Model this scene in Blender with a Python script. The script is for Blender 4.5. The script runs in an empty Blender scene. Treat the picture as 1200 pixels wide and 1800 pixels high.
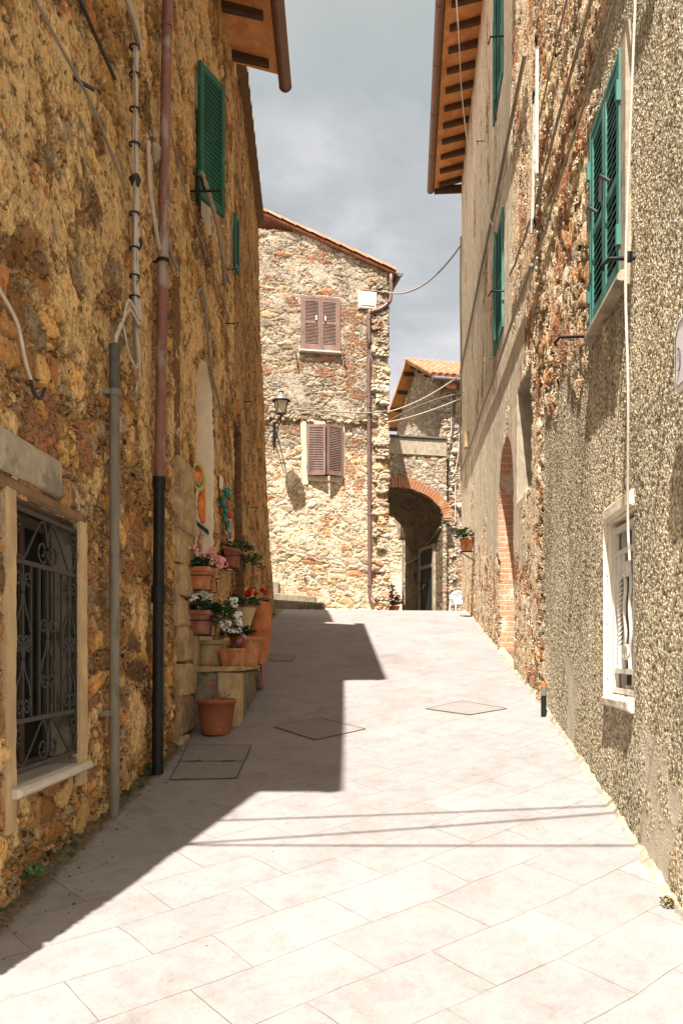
import bpy, math, random
import numpy as np
from mathutils import Vector, Matrix
random.seed(7)
S = bpy.context.scene
COL = S.collection
R = math.radians
# ------------------------------------------------------------------ camera
EYE = 1.63
cam = bpy.data.cameras.new("camera"); camo = bpy.data.objects.new("camera", cam); COL.objects.link(camo)
cam.sensor_fit = 'HORIZONTAL'; cam.sensor_width = 36; cam.lens = 45
cam.shift_y = 250/1200
cam.clip_start = .05; cam.clip_end = 2000
camo.location = (0, 0, EYE); camo.rotation_euler = (R(90), 0, 0)
S.camera = camo
S.view_settings.view_transform = 'Standard'; S.view_settings.look = 'None'
S.view_settings.exposure = 1.72; S.view_settings.gamma = 1
# ------------------------------------------------------------------ sun
SUN = Vector((.15, .49, -1)).normalized()
sl = bpy.data.lights.new("sun", 'SUN'); sl.energy = 4.0; sl.angle = R(.53); sl.color = (1, .945, .88)
so = bpy.data.objects.new("sun", sl); COL.objects.link(so); so.location = (-4, -12, 30)
so.rotation_euler = SUN.to_track_quat('-Z', 'Y').to_euler()

# ------------------------------------------------------------------ node helpers
class G:
    def __init__(s, tree): s.t = tree
    def node(s, typ, props=None, ins=None):
        n = s.t.nodes.new(typ)
        for k, v in (props or {}).items(): setattr(n, k, v)
        for k, v in (ins or {}).items(): s.put(n.inputs[k], v)
        return n
    def put(s, sock, v):
        if isinstance(v, bpy.types.NodeSocket): s.t.links.new(v, sock)
        elif isinstance(v, (tuple, list)) and sock.type == 'RGBA' and len(v) == 3: sock.default_value = (*v, 1)
        else: sock.default_value = v
    def obj(s): return s.node('ShaderNodeTexCoord').outputs['Object']
    def map(s, v, scale=(1, 1, 1), loc=(0, 0, 0), rot=(0, 0, 0)):
        return s.node('ShaderNodeMapping', None, {0: v, 1: loc, 2: rot, 3: scale}).outputs[0]
    def noise(s, v, scale, detail=4, rough=.6, dist=0, col=False):
        n = s.node('ShaderNodeTexNoise', None, {'Vector': v, 'Scale': scale, 'Detail': detail, 'Roughness': rough, 'Distortion': dist})
        return n.outputs[1 if col else 0]
    def vor(s, v, scale, feature='F1', rand=1):
        return s.node('ShaderNodeTexVoronoi', {'feature': feature}, {'Vector': v, 'Scale': scale, 'Randomness': rand})
    def ramp(s, f, stops, interp='LINEAR'):
        n = s.node('ShaderNodeValToRGB'); r = n.color_ramp; r.interpolation = interp
        while len(r.elements) < len(stops): r.elements.new(.5)
        for e, (p, c) in zip(r.elements, stops):
            e.position = p; e.color = (*c, 1) if len(c) == 3 else c
        s.put(n.inputs[0], f); return n.outputs[0]
    def mix(s, f, a, b, blend='MIX'):
        n = s.node('ShaderNodeMix', {'data_type': 'RGBA', 'blend_type': blend})
        s.put(n.inputs[0], f); s.put(n.inputs[6], a); s.put(n.inputs[7], b); return n.outputs[2]
    def fmix(s, f, a, b):
        n = s.node('ShaderNodeMix', {'data_type': 'FLOAT'})
        s.put(n.inputs[0], f); s.put(n.inputs[2], a); s.put(n.inputs[3], b); return n.outputs[0]
    def m(s, op, a, b=0., c=0.):
        n = s.node('ShaderNodeMath', {'operation': op}); s.put(n.inputs[0], a); s.put(n.inputs[1], b); s.put(n.inputs[2], c); return n.outputs[0]
    def vm(s, op, a, b, scale=None):
        n = s.node('ShaderNodeVectorMath', {'operation': op}); s.put(n.inputs[0], a); s.put(n.inputs[1], b)
        if scale is not None: s.put(n.inputs['Scale'], scale)
        return n.outputs[0]
    def mr(s, v, a, b, c=0., d=1., smooth=True):
        n = s.node('ShaderNodeMapRange', {'interpolation_type': 'SMOOTHSTEP' if smooth else 'LINEAR'})
        for i, x in enumerate((v, a, b, c, d)): s.put(n.inputs[i], x)
        return n.outputs[0]
    def sep(s, v): return s.node('ShaderNodeSeparateXYZ', None, {0: v}).outputs
    def comb(s, x, y, z): return s.node('ShaderNodeCombineXYZ', None, {0: x, 1: y, 2: z}).outputs[0]
    def bump(s, h, strength=.5, dist=.01, normal=None):
        n = s.node('ShaderNodeBump', None, {'Strength': strength, 'Distance': dist, 'Height': h})
        if normal is not None: s.put(n.inputs['Normal'], normal)
        return n.outputs[0]

MATS = {}
def newmat(name, color=None, rough=.9, metal=0., spec=.3):
    m = bpy.data.materials.new(name); m.use_nodes = True
    g = G(m.node_tree); b = m.node_tree.nodes['Principled BSDF']
    b.inputs['Roughness'].default_value = rough; b.inputs['Metallic'].default_value = metal
    b.inputs['Specular IOR Level'].default_value = spec
    MATS[name] = m
    return m, g, b
def setdisp(m, g, h, scale, mid=0.):
    o = m.node_tree.nodes['Material Output']
    d = g.node('ShaderNodeDisplacement', None, {'Height': h, 'Midlevel': mid, 'Scale': scale})
    m.node_tree.links.new(d.outputs[0], o.inputs['Displacement'])
    m.displacement_method = 'BOTH'
def plain(name, col, rough=.8, var=.25, scale=12, bump=.3, metal=0., spec=.3, col2=None, thr=.55, streak=None, bscale=60):
    """Painted / plain surface with noise variation and optional second colour in patches."""
    m, g, b = newmat(name, rough=rough, metal=metal, spec=spec)
    co = g.obj()
    if streak: co = g.map(co, streak)
    n = g.noise(co, scale, 5, .65)
    lo = tuple(c*(1-var) for c in col); hi = tuple(min(1, c*(1+var)) for c in col)
    c = g.ramp(n, [(.3, lo), (.7, hi)])
    if col2:
        n2 = g.noise(co, scale*.45, 7, .7)
        c = g.mix(g.mr(n2, thr-.05, thr+.07), c, col2)
    g.put(b.inputs['Base Color'], c)
    if bump: g.put(b.inputs['Normal'], g.bump(g.noise(co, bscale, 5, .7), bump, .006))
    g.put(b.inputs['Roughness'], g.mr(n, .3, .7, max(.05, rough-.12), min(1, rough+.1)))
    return m

def rubble_nodes(g, co, stones, mortar, sc=3.3, aspect=1.7, seed=0., cover=.5, covercol=(.5, .33, .15), brick=.62, gap=(.015, .085), relief=.55, zc=None, boxes=()):
    """Rubble masonry: stones of two sizes, brick patches and areas smeared over with mortar. Returns (colour, height)."""
    w = g.vm('SUBTRACT', g.noise(co, 2.6, 3, .6, col=True), (.5, .5, .5))
    cw = g.vm('ADD', co, g.vm('SCALE', w, (0, 0, 0), .22))
    w2 = g.vm('SUBTRACT', g.noise(co, 14, 2, .6, col=True), (.5, .5, .5))
    cw = g.vm('ADD', cw, g.vm('SCALE', w2, (0, 0, 0), .045))
    mp = g.map(cw, (sc, sc, sc*aspect), (seed, seed*.7, seed*1.3))
    v1 = g.vor(mp, 1); e1 = g.vor(mp, 1, 'DISTANCE_TO_EDGE').outputs[0]
    v2 = g.vor(mp, 2.3); e2 = g.m('MULTIPLY', g.vor(mp, 2.3, 'DISTANCE_TO_EDGE').outputs[0], .8)
    s1 = g.sep(v1.outputs['Color']); s2 = g.sep(v2.outputs['Color'])
    pick = g.m('GREATER_THAN', s1[1], .52)
    rnd = g.fmix(pick, s1[0], s2[0]); rnd2 = g.fmix(pick, s1[2], s2[2])
    e = g.m('MINIMUM', e1, g.fmix(pick, e1, e2))
    body = g.mr(e, gap[0], gap[1]); dome = g.mr(e, .0, .35)
    fine = g.noise(co, 38, 6, .7); mid = g.noise(co, 9, 5, .65); low = g.noise(co, 1.1, 5, .6)
    n = len(stones)
    sc_ = g.ramp(rnd, [(i/n, c) for i, c in enumerate(stones)], 'CONSTANT')
    sc_ = g.mix(1., sc_, g.ramp(rnd2, [(0, (.62, .6, .58)), (1, (1.15, 1.12, 1.1))]), 'MULTIPLY')
    mcol = g.mix(g.mr(mid, .35, .65), tuple(c*.7 for c in mortar), mortar)
    col = g.mix(body, mcol, sc_)
    h = g.m('MULTIPLY', body, g.m('ADD', .45, g.m('ADD', g.m('MULTIPLY', rnd2, .35), g.m('MULTIPLY', dome, .3))))
    # brick patches
    xyz = g.sep(cw)
    bv = g.comb(g.m('ADD', xyz[0], seed), xyz[2], 0.)
    bt = g.node('ShaderNodeTexBrick', None, {'Vector': bv, 'Color1': (.54, .25, .125), 'Color2': (.42, .21, .12), 'Mortar': tuple(c*.9 for c in mortar),
              'Scale': 1., 'Mortar Size': .011, 'Mortar Smooth': .3, 'Bias': .1, 'Brick Width': .27, 'Row Height': .075})
    bz = g.mr(g.noise(g.map(co, (1, 1, 1), (seed+3.1, 1.7, 5.)), 1.25, 4, .6), brick-.02, brick+.02)
    for (ba, bb, bc, bd) in boxes:
        xa, za_ = g.sep(co)[0], g.m('ADD', g.sep(co)[2], g.m('MULTIPLY', g.m('SUBTRACT', mid, .5), .5))
        xa = g.m('ADD', xa, g.m('MULTIPLY', g.m('SUBTRACT', low, .5), .8))
        q_ = g.m('MULTIPLY', g.m('MULTIPLY', g.mr(xa, ba-.04, ba+.04), g.mr(xa, bb+.04, bb-.04)), g.m('MULTIPLY', g.mr(za_, bc-.05, bc+.05), g.mr(za_, bd+.05, bd-.05)))
        bz = g.m('MAXIMUM', bz, g.m('MULTIPLY', q_, g.mr(g.noise(cw, 3.1, 4, .6), .47, .51)))
    bcol = g.mix(.55, bt.outputs[0], g.ramp(mid, [(.3, (.5, .42, .34)), (.7, (1.1, 1, .9))]), 'MULTIPLY')
    col = g.mix(bz, col, bcol)
    h = g.fmix(bz, h, g.m('SUBTRACT', .75, g.m('MULTIPLY', bt.outputs[1], .55)))
    # mortar smeared over the stones
    cn = g.m('ADD', g.noise(g.map(co, (1, 1, 1), (seed, 4.2, 0.)), 1.6, 7, .68), g.m('MULTIPLY', g.m('SUBTRACT', fine, .5), .1))
    if zc: cn = g.m('ADD', cn, g.mr(g.sep(co)[2], zc[0], zc[1], 0., zc[2]))
    cn = g.m('SUBTRACT', cn, g.m('MULTIPLY', bz, .06)); cm = g.mr(cn, cover-.035, cover+.05)
    ccol = g.ramp(mid, [(.3, tuple(c*.72 for c in covercol)), (.5, covercol), (.72, tuple(min(1, c*1.25) for c in covercol))])
    bl = g.noise(g.map(cw, (1, 1, 1.5), (seed*2, 1., 2.)), 5.5, 5, .7)
    ccol = g.mix(g.mr(bl, .53, .60), ccol, sc_); ccol = g.mix(g.mr(g.noise(g.map(cw, (1, 1, .8), (1., seed, 2.)), 7.5, 5, .7), .60, .66), ccol, tuple(c*.38 for c in covercol))
    col = g.mix(g.m('MULTIPLY', cm, .9), col, ccol)
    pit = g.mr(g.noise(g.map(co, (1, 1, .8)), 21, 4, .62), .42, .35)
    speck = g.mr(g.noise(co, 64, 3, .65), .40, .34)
    pit_tone = tuple(c*.22 for c in mortar)  # dark tone mixed into the pits and specks
    h = g.fmix(cm, h, g.m('ADD', relief, g.m('MULTIPLY', mid, .6)))
    h = g.m('SUBTRACT', h, g.m('MULTIPLY', pit, .5))
    h = g.m('ADD', h, g.m('MULTIPLY', g.m('SUBTRACT', mid, .5), .5))
    h = g.m('ADD', h, g.m('MULTIPLY', g.m('SUBTRACT', fine, .5), .38))
    col = g.mix(.72, col, g.ramp(fine, [(.30, (.36, .33, .30)), (.47, (.92, .91, .90)), (.68, (1.38, 1.34, 1.28))]), 'MULTIPLY')
    col = g.mix(.5, col, g.ramp(low, [(.3, (.6, .58, .56)), (.7, (1.2, 1.2, 1.2))]), 'MULTIPLY')
    col = g.mix(g.m('MAXIMUM', g.m('MULTIPLY', pit, .62), g.m('MULTIPLY', speck, .45)), col, pit_tone)
    return col, h, fine
def rubble(name, stones, mortar, disp=.05, upper=None, mid=.2, **k):
    m, g, b = newmat(name, rough=.95, spec=.12)
    co = g.obj()
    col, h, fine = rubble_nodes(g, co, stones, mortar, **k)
    if upper:   # the upper storey is weathered grey, the lower one was limewashed
        zz = g.m('ADD', g.sep(co)[2], g.m('MULTIPLY', g.m('SUBTRACT', g.noise(co, 1.3, 5, .6), .5), 1.2))
        col = g.mix(g.mr(zz, upper[0]-.12, upper[0]+.12), col, g.mix(1., col, upper[1], 'MULTIPLY'))
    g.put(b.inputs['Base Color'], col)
    g.put(b.inputs['Normal'], g.bump(g.noise(co, 55, 5, .72), .8, .012))
    setdisp(m, g, h, disp, mid)
    return m

OCHRE = [(.50, .27, .085), (.25, .13, .05), (.56, .33, .12), (.36, .20, .08), (.32, .25, .16), (.44, .20, .075), (.60, .40, .18), (.19, .115, .06), (.46, .25, .09)]
PALE = [(.50, .44, .36), (.42, .35, .27), (.58, .52, .44), (.36, .31, .26), (.62, .54, .42), (.48, .26, .16), (.52, .47, .40), (.55, .42, .26)]
# ------------------------------------------------------------------ world
W = bpy.data.worlds.new("World"); S.world = W; W.use_nodes = True
g = G(W.node_tree); nt = W.node_tree
for n in list(nt.nodes): nt.nodes.remove(n)
sky = g.node('ShaderNodeTexSky', {'sky_type': 'NISHITA', 'sun_disc': False, 'sun_elevation': R(62.9), 'sun_rotation': math.atan2(-.15, -.49)})
b1 = g.node('ShaderNodeBackground', None, {'Color': sky.outputs[0], 'Strength': .1})
dirv = g.node('ShaderNodeTexCoord').outputs['Generated']
sx = g.sep(dirv)
flat = g.vm('DIVIDE', dirv, g.comb(g.m('ADD', sx[2], .35), g.m('ADD', sx[2], .35), g.m('ADD', sx[2], .35)))
n1 = g.noise(g.map(flat, (1, 1, 1), (.85, .55, .2)), 2.6, 8, .55, .35)
n2 = g.noise(g.map(flat, (1, 1, 1), (3.1, 1.2, 0)), .9, 3, .5)
elev = g.mr(sx[2], .34, .63)
cl = g.m('ADD', .09, g.m('ADD', g.m('MULTIPLY', n1, .72), g.m('ADD', g.m('MULTIPLY', n2, .22), g.m('MULTIPLY', elev, -.25))))
cc = g.ramp(cl, [(.22, (.105, .121, .124)), (.34, (.122, .136, .140)), (.43, (.168, .175, .180)), (.52, (.245, .242, .250)), (.60, (.310, .303, .312)), (.70, (.40, .392, .395))])
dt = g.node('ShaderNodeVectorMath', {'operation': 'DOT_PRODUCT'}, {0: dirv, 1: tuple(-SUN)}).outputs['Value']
cc = g.mix(g.mr(dt, -.05, .95), cc, g.mix(1., g.mix(.5, cc, (.3, .3, .3)), (2.3, 2.12, 1.85), 'MULTIPLY'))   # cloud round the sun, out of view, brightened to lift the shade
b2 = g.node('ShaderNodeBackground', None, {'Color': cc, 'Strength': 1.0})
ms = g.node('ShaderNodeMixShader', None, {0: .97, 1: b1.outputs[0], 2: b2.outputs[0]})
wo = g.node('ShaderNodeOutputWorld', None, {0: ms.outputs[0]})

# ------------------------------------------------------------------ object helpers
WL = {}
def wloc(o): return WL[o.name] if o else Vector((0, 0, 0))
def tag(o, label=None, cat=None, group=None, kind=None):
    for k, v in (('label', label), ('category', cat), ('group', group), ('kind', kind)):
        if v: o[k] = v
    return o
def thing(name, label, cat, loc, group=None):
    o = bpy.data.objects.new(name, None); COL.objects.link(o); o.location = loc; o.empty_display_size = .2
    WL[o.name] = Vector(loc); return tag(o, label, cat, group)
class Plane:
    """A vertical wall plane: u runs along the wall, n out of it towards the street, z up (world)."""
    def __init__(s, ox, oy, dx, dy, nx, ny):
        L = math.hypot(dx, dy); s.o = Vector((ox, oy)); s.d = Vector((dx/L, dy/L))
        p = Vector((-s.d.y, s.d.x)); s.sy = 1 if p.dot(Vector((nx, ny))) > 0 else -1
        s.n = p*s.sy; s.ang = math.atan2(s.d.y, s.d.x)
    def P(s, u, n, z):
        q = s.o+s.d*u+s.n*n; return Vector((q.x, q.y, z))
    def hit(s, x, y, n=0.):
        k = (x-600)/1500.; O = s.o+s.n*n
        u = (k*O.y-O.x)/(s.d.x-k*s.d.y); Z = O.y+u*s.d.y
        return u, EYE+(1150-y)*Z/1500.
class MB:
    def __init__(s): s.v = []; s.f = []; s.m = []; s.smooth = []; s.mi = 0
    def add(s, vs, fs, smooth=False):
        b = len(s.v); s.v += [Vector(p) for p in vs]
        for f in fs: s.f.append([b+i for i in f]); s.m.append(s.mi); s.smooth.append(smooth)
        return s
    def hexa(s, c):   # 8 corners: bottom ring 0-3, top ring 4-7
        return s.add(c, [(3, 2, 1, 0), (4, 5, 6, 7), (0, 1, 5, 4), (1, 2, 6, 5), (2, 3, 7, 6), (3, 0, 4, 7)])
    def box(s, c, size, rot=None):
        x, y, z = (a/2 for a in size); M = rot or Matrix.Identity(3); c = Vector(c)
        return s.hexa([c+M@Vector(p) for p in ((-x, -y, -z), (x, -y, -z), (x, y, -z), (-x, y, -z), (-x, -y, z), (x, -y, z), (x, y, z), (-x, y, z))])
    def pbox(s, pl, u0, u1, n0, n1, z0, z1):
        c = [pl.P(u0, n0, z0), pl.P(u1, n0, z0), pl.P(u1, n1, z0), pl.P(u0, n1, z0)]
        c += [Vector((p.x, p.y, z1)) for p in c]
        return s.hexa(c)
    def rough_block(s, pl, u0, u1, n0, n1, z0, z1, j=.012):
        """A dressed block with knocked corners (chamfered all round)."""
        c = [];
        def P(u, n, z): return pl.P(u+random.uniform(-j, j), n+random.uniform(-j, j)*.6, z+random.uniform(-j, j))
        h = .018
        for (nn, e) in ((n0, 0), (n1-h, 0), (n1, h)):
            c.append([P(u0+e, nn, z0+e), P(u1-e, nn, z0+e), P(u1-e, nn, z1-e), P(u0+e, nn, z1-e)])
        vs = c[0]+c[1]+c[2]
        fs = [(8, 9, 10, 11)]
        for a in (0, 4):
            for i in range(4): fs.append((a+i, a+(i+1) % 4, a+4+(i+1) % 4, a+4+i))
        return s.add(vs, fs)
    def tube(s, pts, r, n=8, cap=True, smooth=True):
        pts = [Vector(p) for p in pts]; rs = r if isinstance(r, (list, tuple)) else [r]*len(pts)
        vs = []; fs = []; ref = None
        for i, p in enumerate(pts):
            t = (pts[min(i+1, len(pts)-1)]-pts[max(i-1, 0)])
            if t.length < 1e-9: t = Vector((0, 0, 1))
            t.normalize()
            if ref is None: ref = Vector((0, 0, 1)) if abs(t.z) < .9 else Vector((1, 0, 0))
            a = t.cross(ref)
            if a.length < 1e-4: a = t.cross(Vector((0, 1, .3)))
            a.normalize(); b = t.cross(a); ref = -b if False else ref
            for k in range(n):
                q = 2*math.pi*k/n; vs.append(p+(a*math.cos(q)+b*math.sin(q))*rs[i])
        for i in range(len(pts)-1):
            for k in range(n): fs.append((i*n+k, i*n+(k+1) % n, (i+1)*n+(k+1) % n, (i+1)*n+k))
        s.add(vs, fs, smooth)
        if cap: s.add([vs[k] for k in range(n)], [tuple(range(n))]); s.add(vs[-n:], [tuple(range(n))[::-1]])
        return s
    def lathe(s, c, prof, n=24, M=None, smooth=True, sx=1., sy=1.):
        c = Vector(c); M = M or Matrix.Identity(3); vs = []; fs = []
        for (r, z) in prof:
            for k in range(n):
                q = 2*math.pi*k/n; vs.append(c+M@Vector((r*math.cos(q)*sx, r*math.sin(q)*sy, z)))
        for i in range(len(prof)-1):
            for k in range(n): fs.append((i*n+k, i*n+(k+1) % n, (i+1)*n+(k+1) % n, (i+1)*n+k))
        return s.add(vs, fs, smooth)
    def ball(s, c, r, n=8, sc=(1, 1, 1)):
        c = Vector(c); vs = []; fs = []
        for i in range(n//2+1):
            th = math.pi*i/(n//2)
            for k in range(n):
                q = 2*math.pi*k/n; vs.append(c+Vector((math.sin(th)*math.cos(q)*sc[0], math.sin(th)*math.sin(q)*sc[1], math.cos(th)*sc[2]))*r)
        for i in range(n//2):
            for k in range(n): fs.append((i*n+k, i*n+(k+1) % n, (i+1)*n+(k+1) % n, (i+1)*n+k))
        return s.add(vs, fs, True)
    def leaf(s, p, d, up, L, w):
        d = d.normalized(); sd = d.cross(up)
        if sd.length < 1e-3: sd = Vector((1, 0, 0))
        sd.normalize(); nn = sd.cross(d); p = Vector(p)
        return s.add([p, p+d*L*.35+sd*w*.5+nn*w*.14, p+d*L*.8+sd*w*.38+nn*w*.1, p+d*L, p+d*L*.8-sd*w*.38+nn*w*.1, p+d*L*.35-sd*w*.5+nn*w*.14, p+d*L*.5],
                     [(0, 1, 6), (1, 2, 6), (2, 3, 6), (3, 4, 6), (4, 5, 6), (5, 0, 6)])
    def build(s, name, mats, parent=None, base=None):
        me = bpy.data.meshes.new(name); mats = mats if isinstance(mats, (list, tuple)) else [mats]
        b = wloc(parent) if parent else Vector(base if base is not None else (0, 0, 0))
        me.from_pydata([tuple(v-b) for v in s.v], [], s.f); me.update()
        for mm in mats: me.materials.append(MATS[mm])
        me.polygons.foreach_set('material_index', s.m); me.polygons.foreach_set('use_smooth', s.smooth)
        o = bpy.data.objects.new(name, me); COL.objects.link(o)
        if parent: o.parent = parent; WL[o.name] = b
        else: o.location = b; WL[o.name] = b
        return o
def smoothpts(pts, k=6):
    pts = [Vector(p) for p in pts]; out = []
    for i in range(len(pts)-1):
        p0, p1, p2, p3 = pts[max(i-1, 0)], pts[i], pts[i+1], pts[min(i+2, len(pts)-1)]
        for j in range(k):
            t = j/k; out.append(.5*((2*p1)+(p2-p0)*t+(2*p0-5*p1+4*p2-p3)*t*t+(3*p1-p0-3*p2+p3)*t**3))
    return out+[pts[-1]]
def sag(a, b, d, n=24, jitter=0.):
    a, b = Vector(a), Vector(b); return [a.lerp(b, i/n)-Vector((0, 0, d*4*(i/n)*(1-i/n))) for i in range(n+1)]

# ------------------------------------------------------------------ walls: dense grid with openings cut out
def rect(u0, u1, z0, z1): return [(u0, z0), (u1, z0), (u1, z1), (u0, z1)]
def arch(u0, u1, z0, zs, rise, n=20):
    c = (u0+u1)/2; a = (u1-u0)/2
    return [(u0, z0), (u1, z0)]+[(c+a*math.cos(math.pi*i/n), zs+rise*math.sin(math.pi*i/n)) for i in range(n+1)]
def pip(P, poly):
    x, y = P[..., 0], P[..., 1]; ins = np.zeros(x.shape, bool); n = len(poly)
    for i in range(n):
        (x0, y0), (x1, y1) = poly[i], poly[(i+1) % n]
        if y0 == y1: continue
        c = ((y0 > y) != (y1 > y)) & (x < (x1-x0)*(y-y0)/(y1-y0)+x0); ins ^= c
    return ins
def nearest(p, poly):
    best = None
    for i in range(len(poly)):
        a = np.array(poly[i]); b = np.array(poly[(i+1) % len(poly)]); d = b-a; L = d@d
        if L == 0: continue
        t = np.clip((p-a)@d/L, 0, 1); q = a+d*t; e = (p-q)@(p-q)
        if best is None or e < best[0]: best = (e, q)
    return best[1]
def wall(name, pl, u0, u1, z0, z1, step, mats, parent, holes=(), depth=4., top=None, warp=None, zbase=None):
    """holes: dicts poly, depth, mat, back(mat index or None), skew (du per m of depth)."""
    nu = max(2, int(round((u1-u0)/step))); nz = max(2, int(round((z1-z0)/step)))
    us = np.linspace(u0, u1, nu+1); zs = np.linspace(z0, z1, nz+1)
    UU, ZZ = np.meshgrid(us, zs)                       # [j,i]
    cu = (us[:-1]+us[1:])/2; cz = (zs[:-1]+zs[1:])/2; CU, CZ = np.meshgrid(cu, cz); CP = np.stack([CU, CZ], -1)
    own = np.full(CU.shape, -1, int)                    # -1 kept, k hole, 99 outside
    for k, h in enumerate(holes): own[pip(CP, h['poly'])] = k
    if top is not None: own[CZ > top(CU)] = 99
    kept = own == -1
    pad = np.full((nz+2, nu+2), 99); pad[1:-1, 1:-1] = own
    U = UU.copy(); Z = ZZ.copy()
    edges = []                                          # (a,b,hole)
    idx = lambda j, i: j*(nu+1)+i
    J, I = np.nonzero(kept)
    for j, i in zip(J, I):
        for (dj, di, a, b) in ((-1, 0, (j, i), (j, i+1)), (1, 0, (j+1, i+1), (j+1, i)), (0, -1, (j+1, i), (j, i)), (0, 1, (j, i+1), (j+1, i+1))):
            o = pad[j+1+dj, i+1+di]
            if o != -1: edges.append((a, b, int(o)))
    done = set()
    for a, b, o in edges:
        for p in (a, b):
            if (p, o) in done: continue
            done.add((p, o))
            if o < 99:
                q = nearest(np.array([U[p], Z[p]]), holes[o]['poly']); U[p], Z[p] = q
            elif top is not None and z0+1e-6 < Z[p]:
                t = float(top(np.array(U[p])))
                if abs(Z[p]-t) < 1.6*step or Z[p] > t: Z[p] = t
    N = np.zeros_like(U)
    if warp is not None: N = warp(U, Z)
    V = np.stack([U.ravel(), N.ravel()*pl.sy, Z.ravel()], -1).tolist()
    used = {}
    F = []; MI = []; SM = []
    a_ = J*(nu+1)+I
    quads = np.stack([a_, a_+1, a_+nu+2, a_+nu+1], -1)
    if pl.sy > 0: quads = quads[:, ::-1]
    F += quads.tolist(); MI += [0]*len(quads); SM += [True]*len(quads)
    chain = {}
    def ch(p, o):
        if (p, o) in chain: return chain[(p, o)]
        if o == 99: ds = [.05, .15, depth]; sk = 0
        else:
            d = holes[o]['depth']; nn = max(2, min(60, int(d/step/1.5))); ds = [d*(k+1)/nn for k in range(nn)]; sk = holes[o].get('skew', 0)
        r = [idx(*p)]
        for d in ds:
            V.append([float(U[p])+sk*d, (float(N[p])-d)*pl.sy, float(Z[p])]); r.append(len(V)-1)
        chain[(p, o)] = r; return r
    for a, b, o in edges:
        A, B = ch(a, o), ch(b, o); mi = 0 if o == 99 else holes[o].get('mat', 0)
        for k in range(len(A)-1):
            f = [B[k], A[k], A[k+1], B[k+1]]
            if pl.sy > 0: f = f[::-1]
            F.append(f); MI.append(mi); SM.append(True)
    for h in holes:
        if h.get('back') is not None:
            d = h['depth']; b = len(V); V += [[p[0]+h.get('skew', 0)*d, -(d-.004)*pl.sy, p[1]] for p in h['poly']]
            f = list(range(b, len(V)));  f = f if pl.sy < 0 else f[::-1]
            F.append(f); MI.append(h['back']); SM.append(False)
    if depth > .5:
        b = len(V)
        tt = [(u, float(top(np.array(u))) if top is not None else z1) for u in np.linspace(u1, u0, 9)]
        V += [[p[0], -depth*pl.sy, p[1]] for p in [(u0, z0), (u1, z0)]+tt]
        f = list(range(b, len(V))); F.append(f[::-1] if pl.sy < 0 else f); MI.append(0); SM.append(False)
    use = np.zeros(len(V), bool)
    for f in F: use[f] = True
    remap = np.cumsum(use)-1
    V = [v for v, k in zip(V, use) if k]; F = [[int(remap[i]) for i in f] for f in F]
    me = bpy.data.meshes.new(name); me.from_pydata(V, [], F); me.update()
    for mm in mats: me.materials.append(MATS[mm])
    me.polygons.foreach_set('material_index', MI); me.polygons.foreach_set('use_smooth', SM)
    o = bpy.data.objects.new(name, me); COL.objects.link(o)
    O = Vector((pl.o.x, pl.o.y, 0)); o.rotation_euler = (0, 0, pl.ang)
    if parent: o.parent = parent; o.location = O-wloc(parent)
    else: o.location = O
    WL[o.name] = O
    return o

# ------------------------------------------------------------------ ground profile
LP = np.array([(-20, -1.9), (-4, -.45), (0, -.02), (4, .375), (5.9, .585), (7.2, .71), (8.5, .90), (10.2, 1.27), (12, 1.65), (14, 2.03), (15.7, 2.33), (17.5, 2.55), (19.5, 2.655), (22, 2.69), (26, 2.70), (400, 2.8)])
RP = np.array([(-20, -2.4), (-4, -.65), (0, -.12), (3.96, .42), (5.03, .62), (6.87, .92), (8.6, 1.20), (11.3, 1.56), (14.6, 2.03), (17, 2.37), (18.8, 2.58), (20.2, 2.66), (23, 2.70), (26, 2.71), (400, 2.8)])
_t = np.arange(-20, 400, .1)
def _sm(P):
    y = np.interp(_t, P[:, 0], P[:, 1]); k = np.hanning(17); k /= k.sum()
    return np.convolve(np.pad(y, 8, mode='edge'), k, 'valid')
_lz, _rz = _sm(LP), _sm(RP)
def XL(Z): return -1.73+.0267*Z
def XR(Z): return np.minimum(1.25+.085*Z, 1.326+.076*Z)
def gz(X, Z):
    w = np.clip((X-XL(Z))/(XR(Z)-XL(Z)), -.15, 1.15); w = np.where(Z > 21, np.clip(w, 0, 1), w)
    return np.interp(Z, _t, _lz)*(1-w)+np.interp(Z, _t, _rz)*w
def G3(X, Z, dz=0.): return Vector((X, Z, float(gz(np.array(X), np.array(Z)))+dz))
def ground_at(x, y):
    k = (x-600)/1500.; s = (1150-y)/1500.; Z = 2.
    while Z < 40 and EYE+s*Z > float(gz(np.array(k*Z), np.array(Z))): Z += .01
    return Vector((k*Z, Z, EYE+s*Z))

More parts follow.
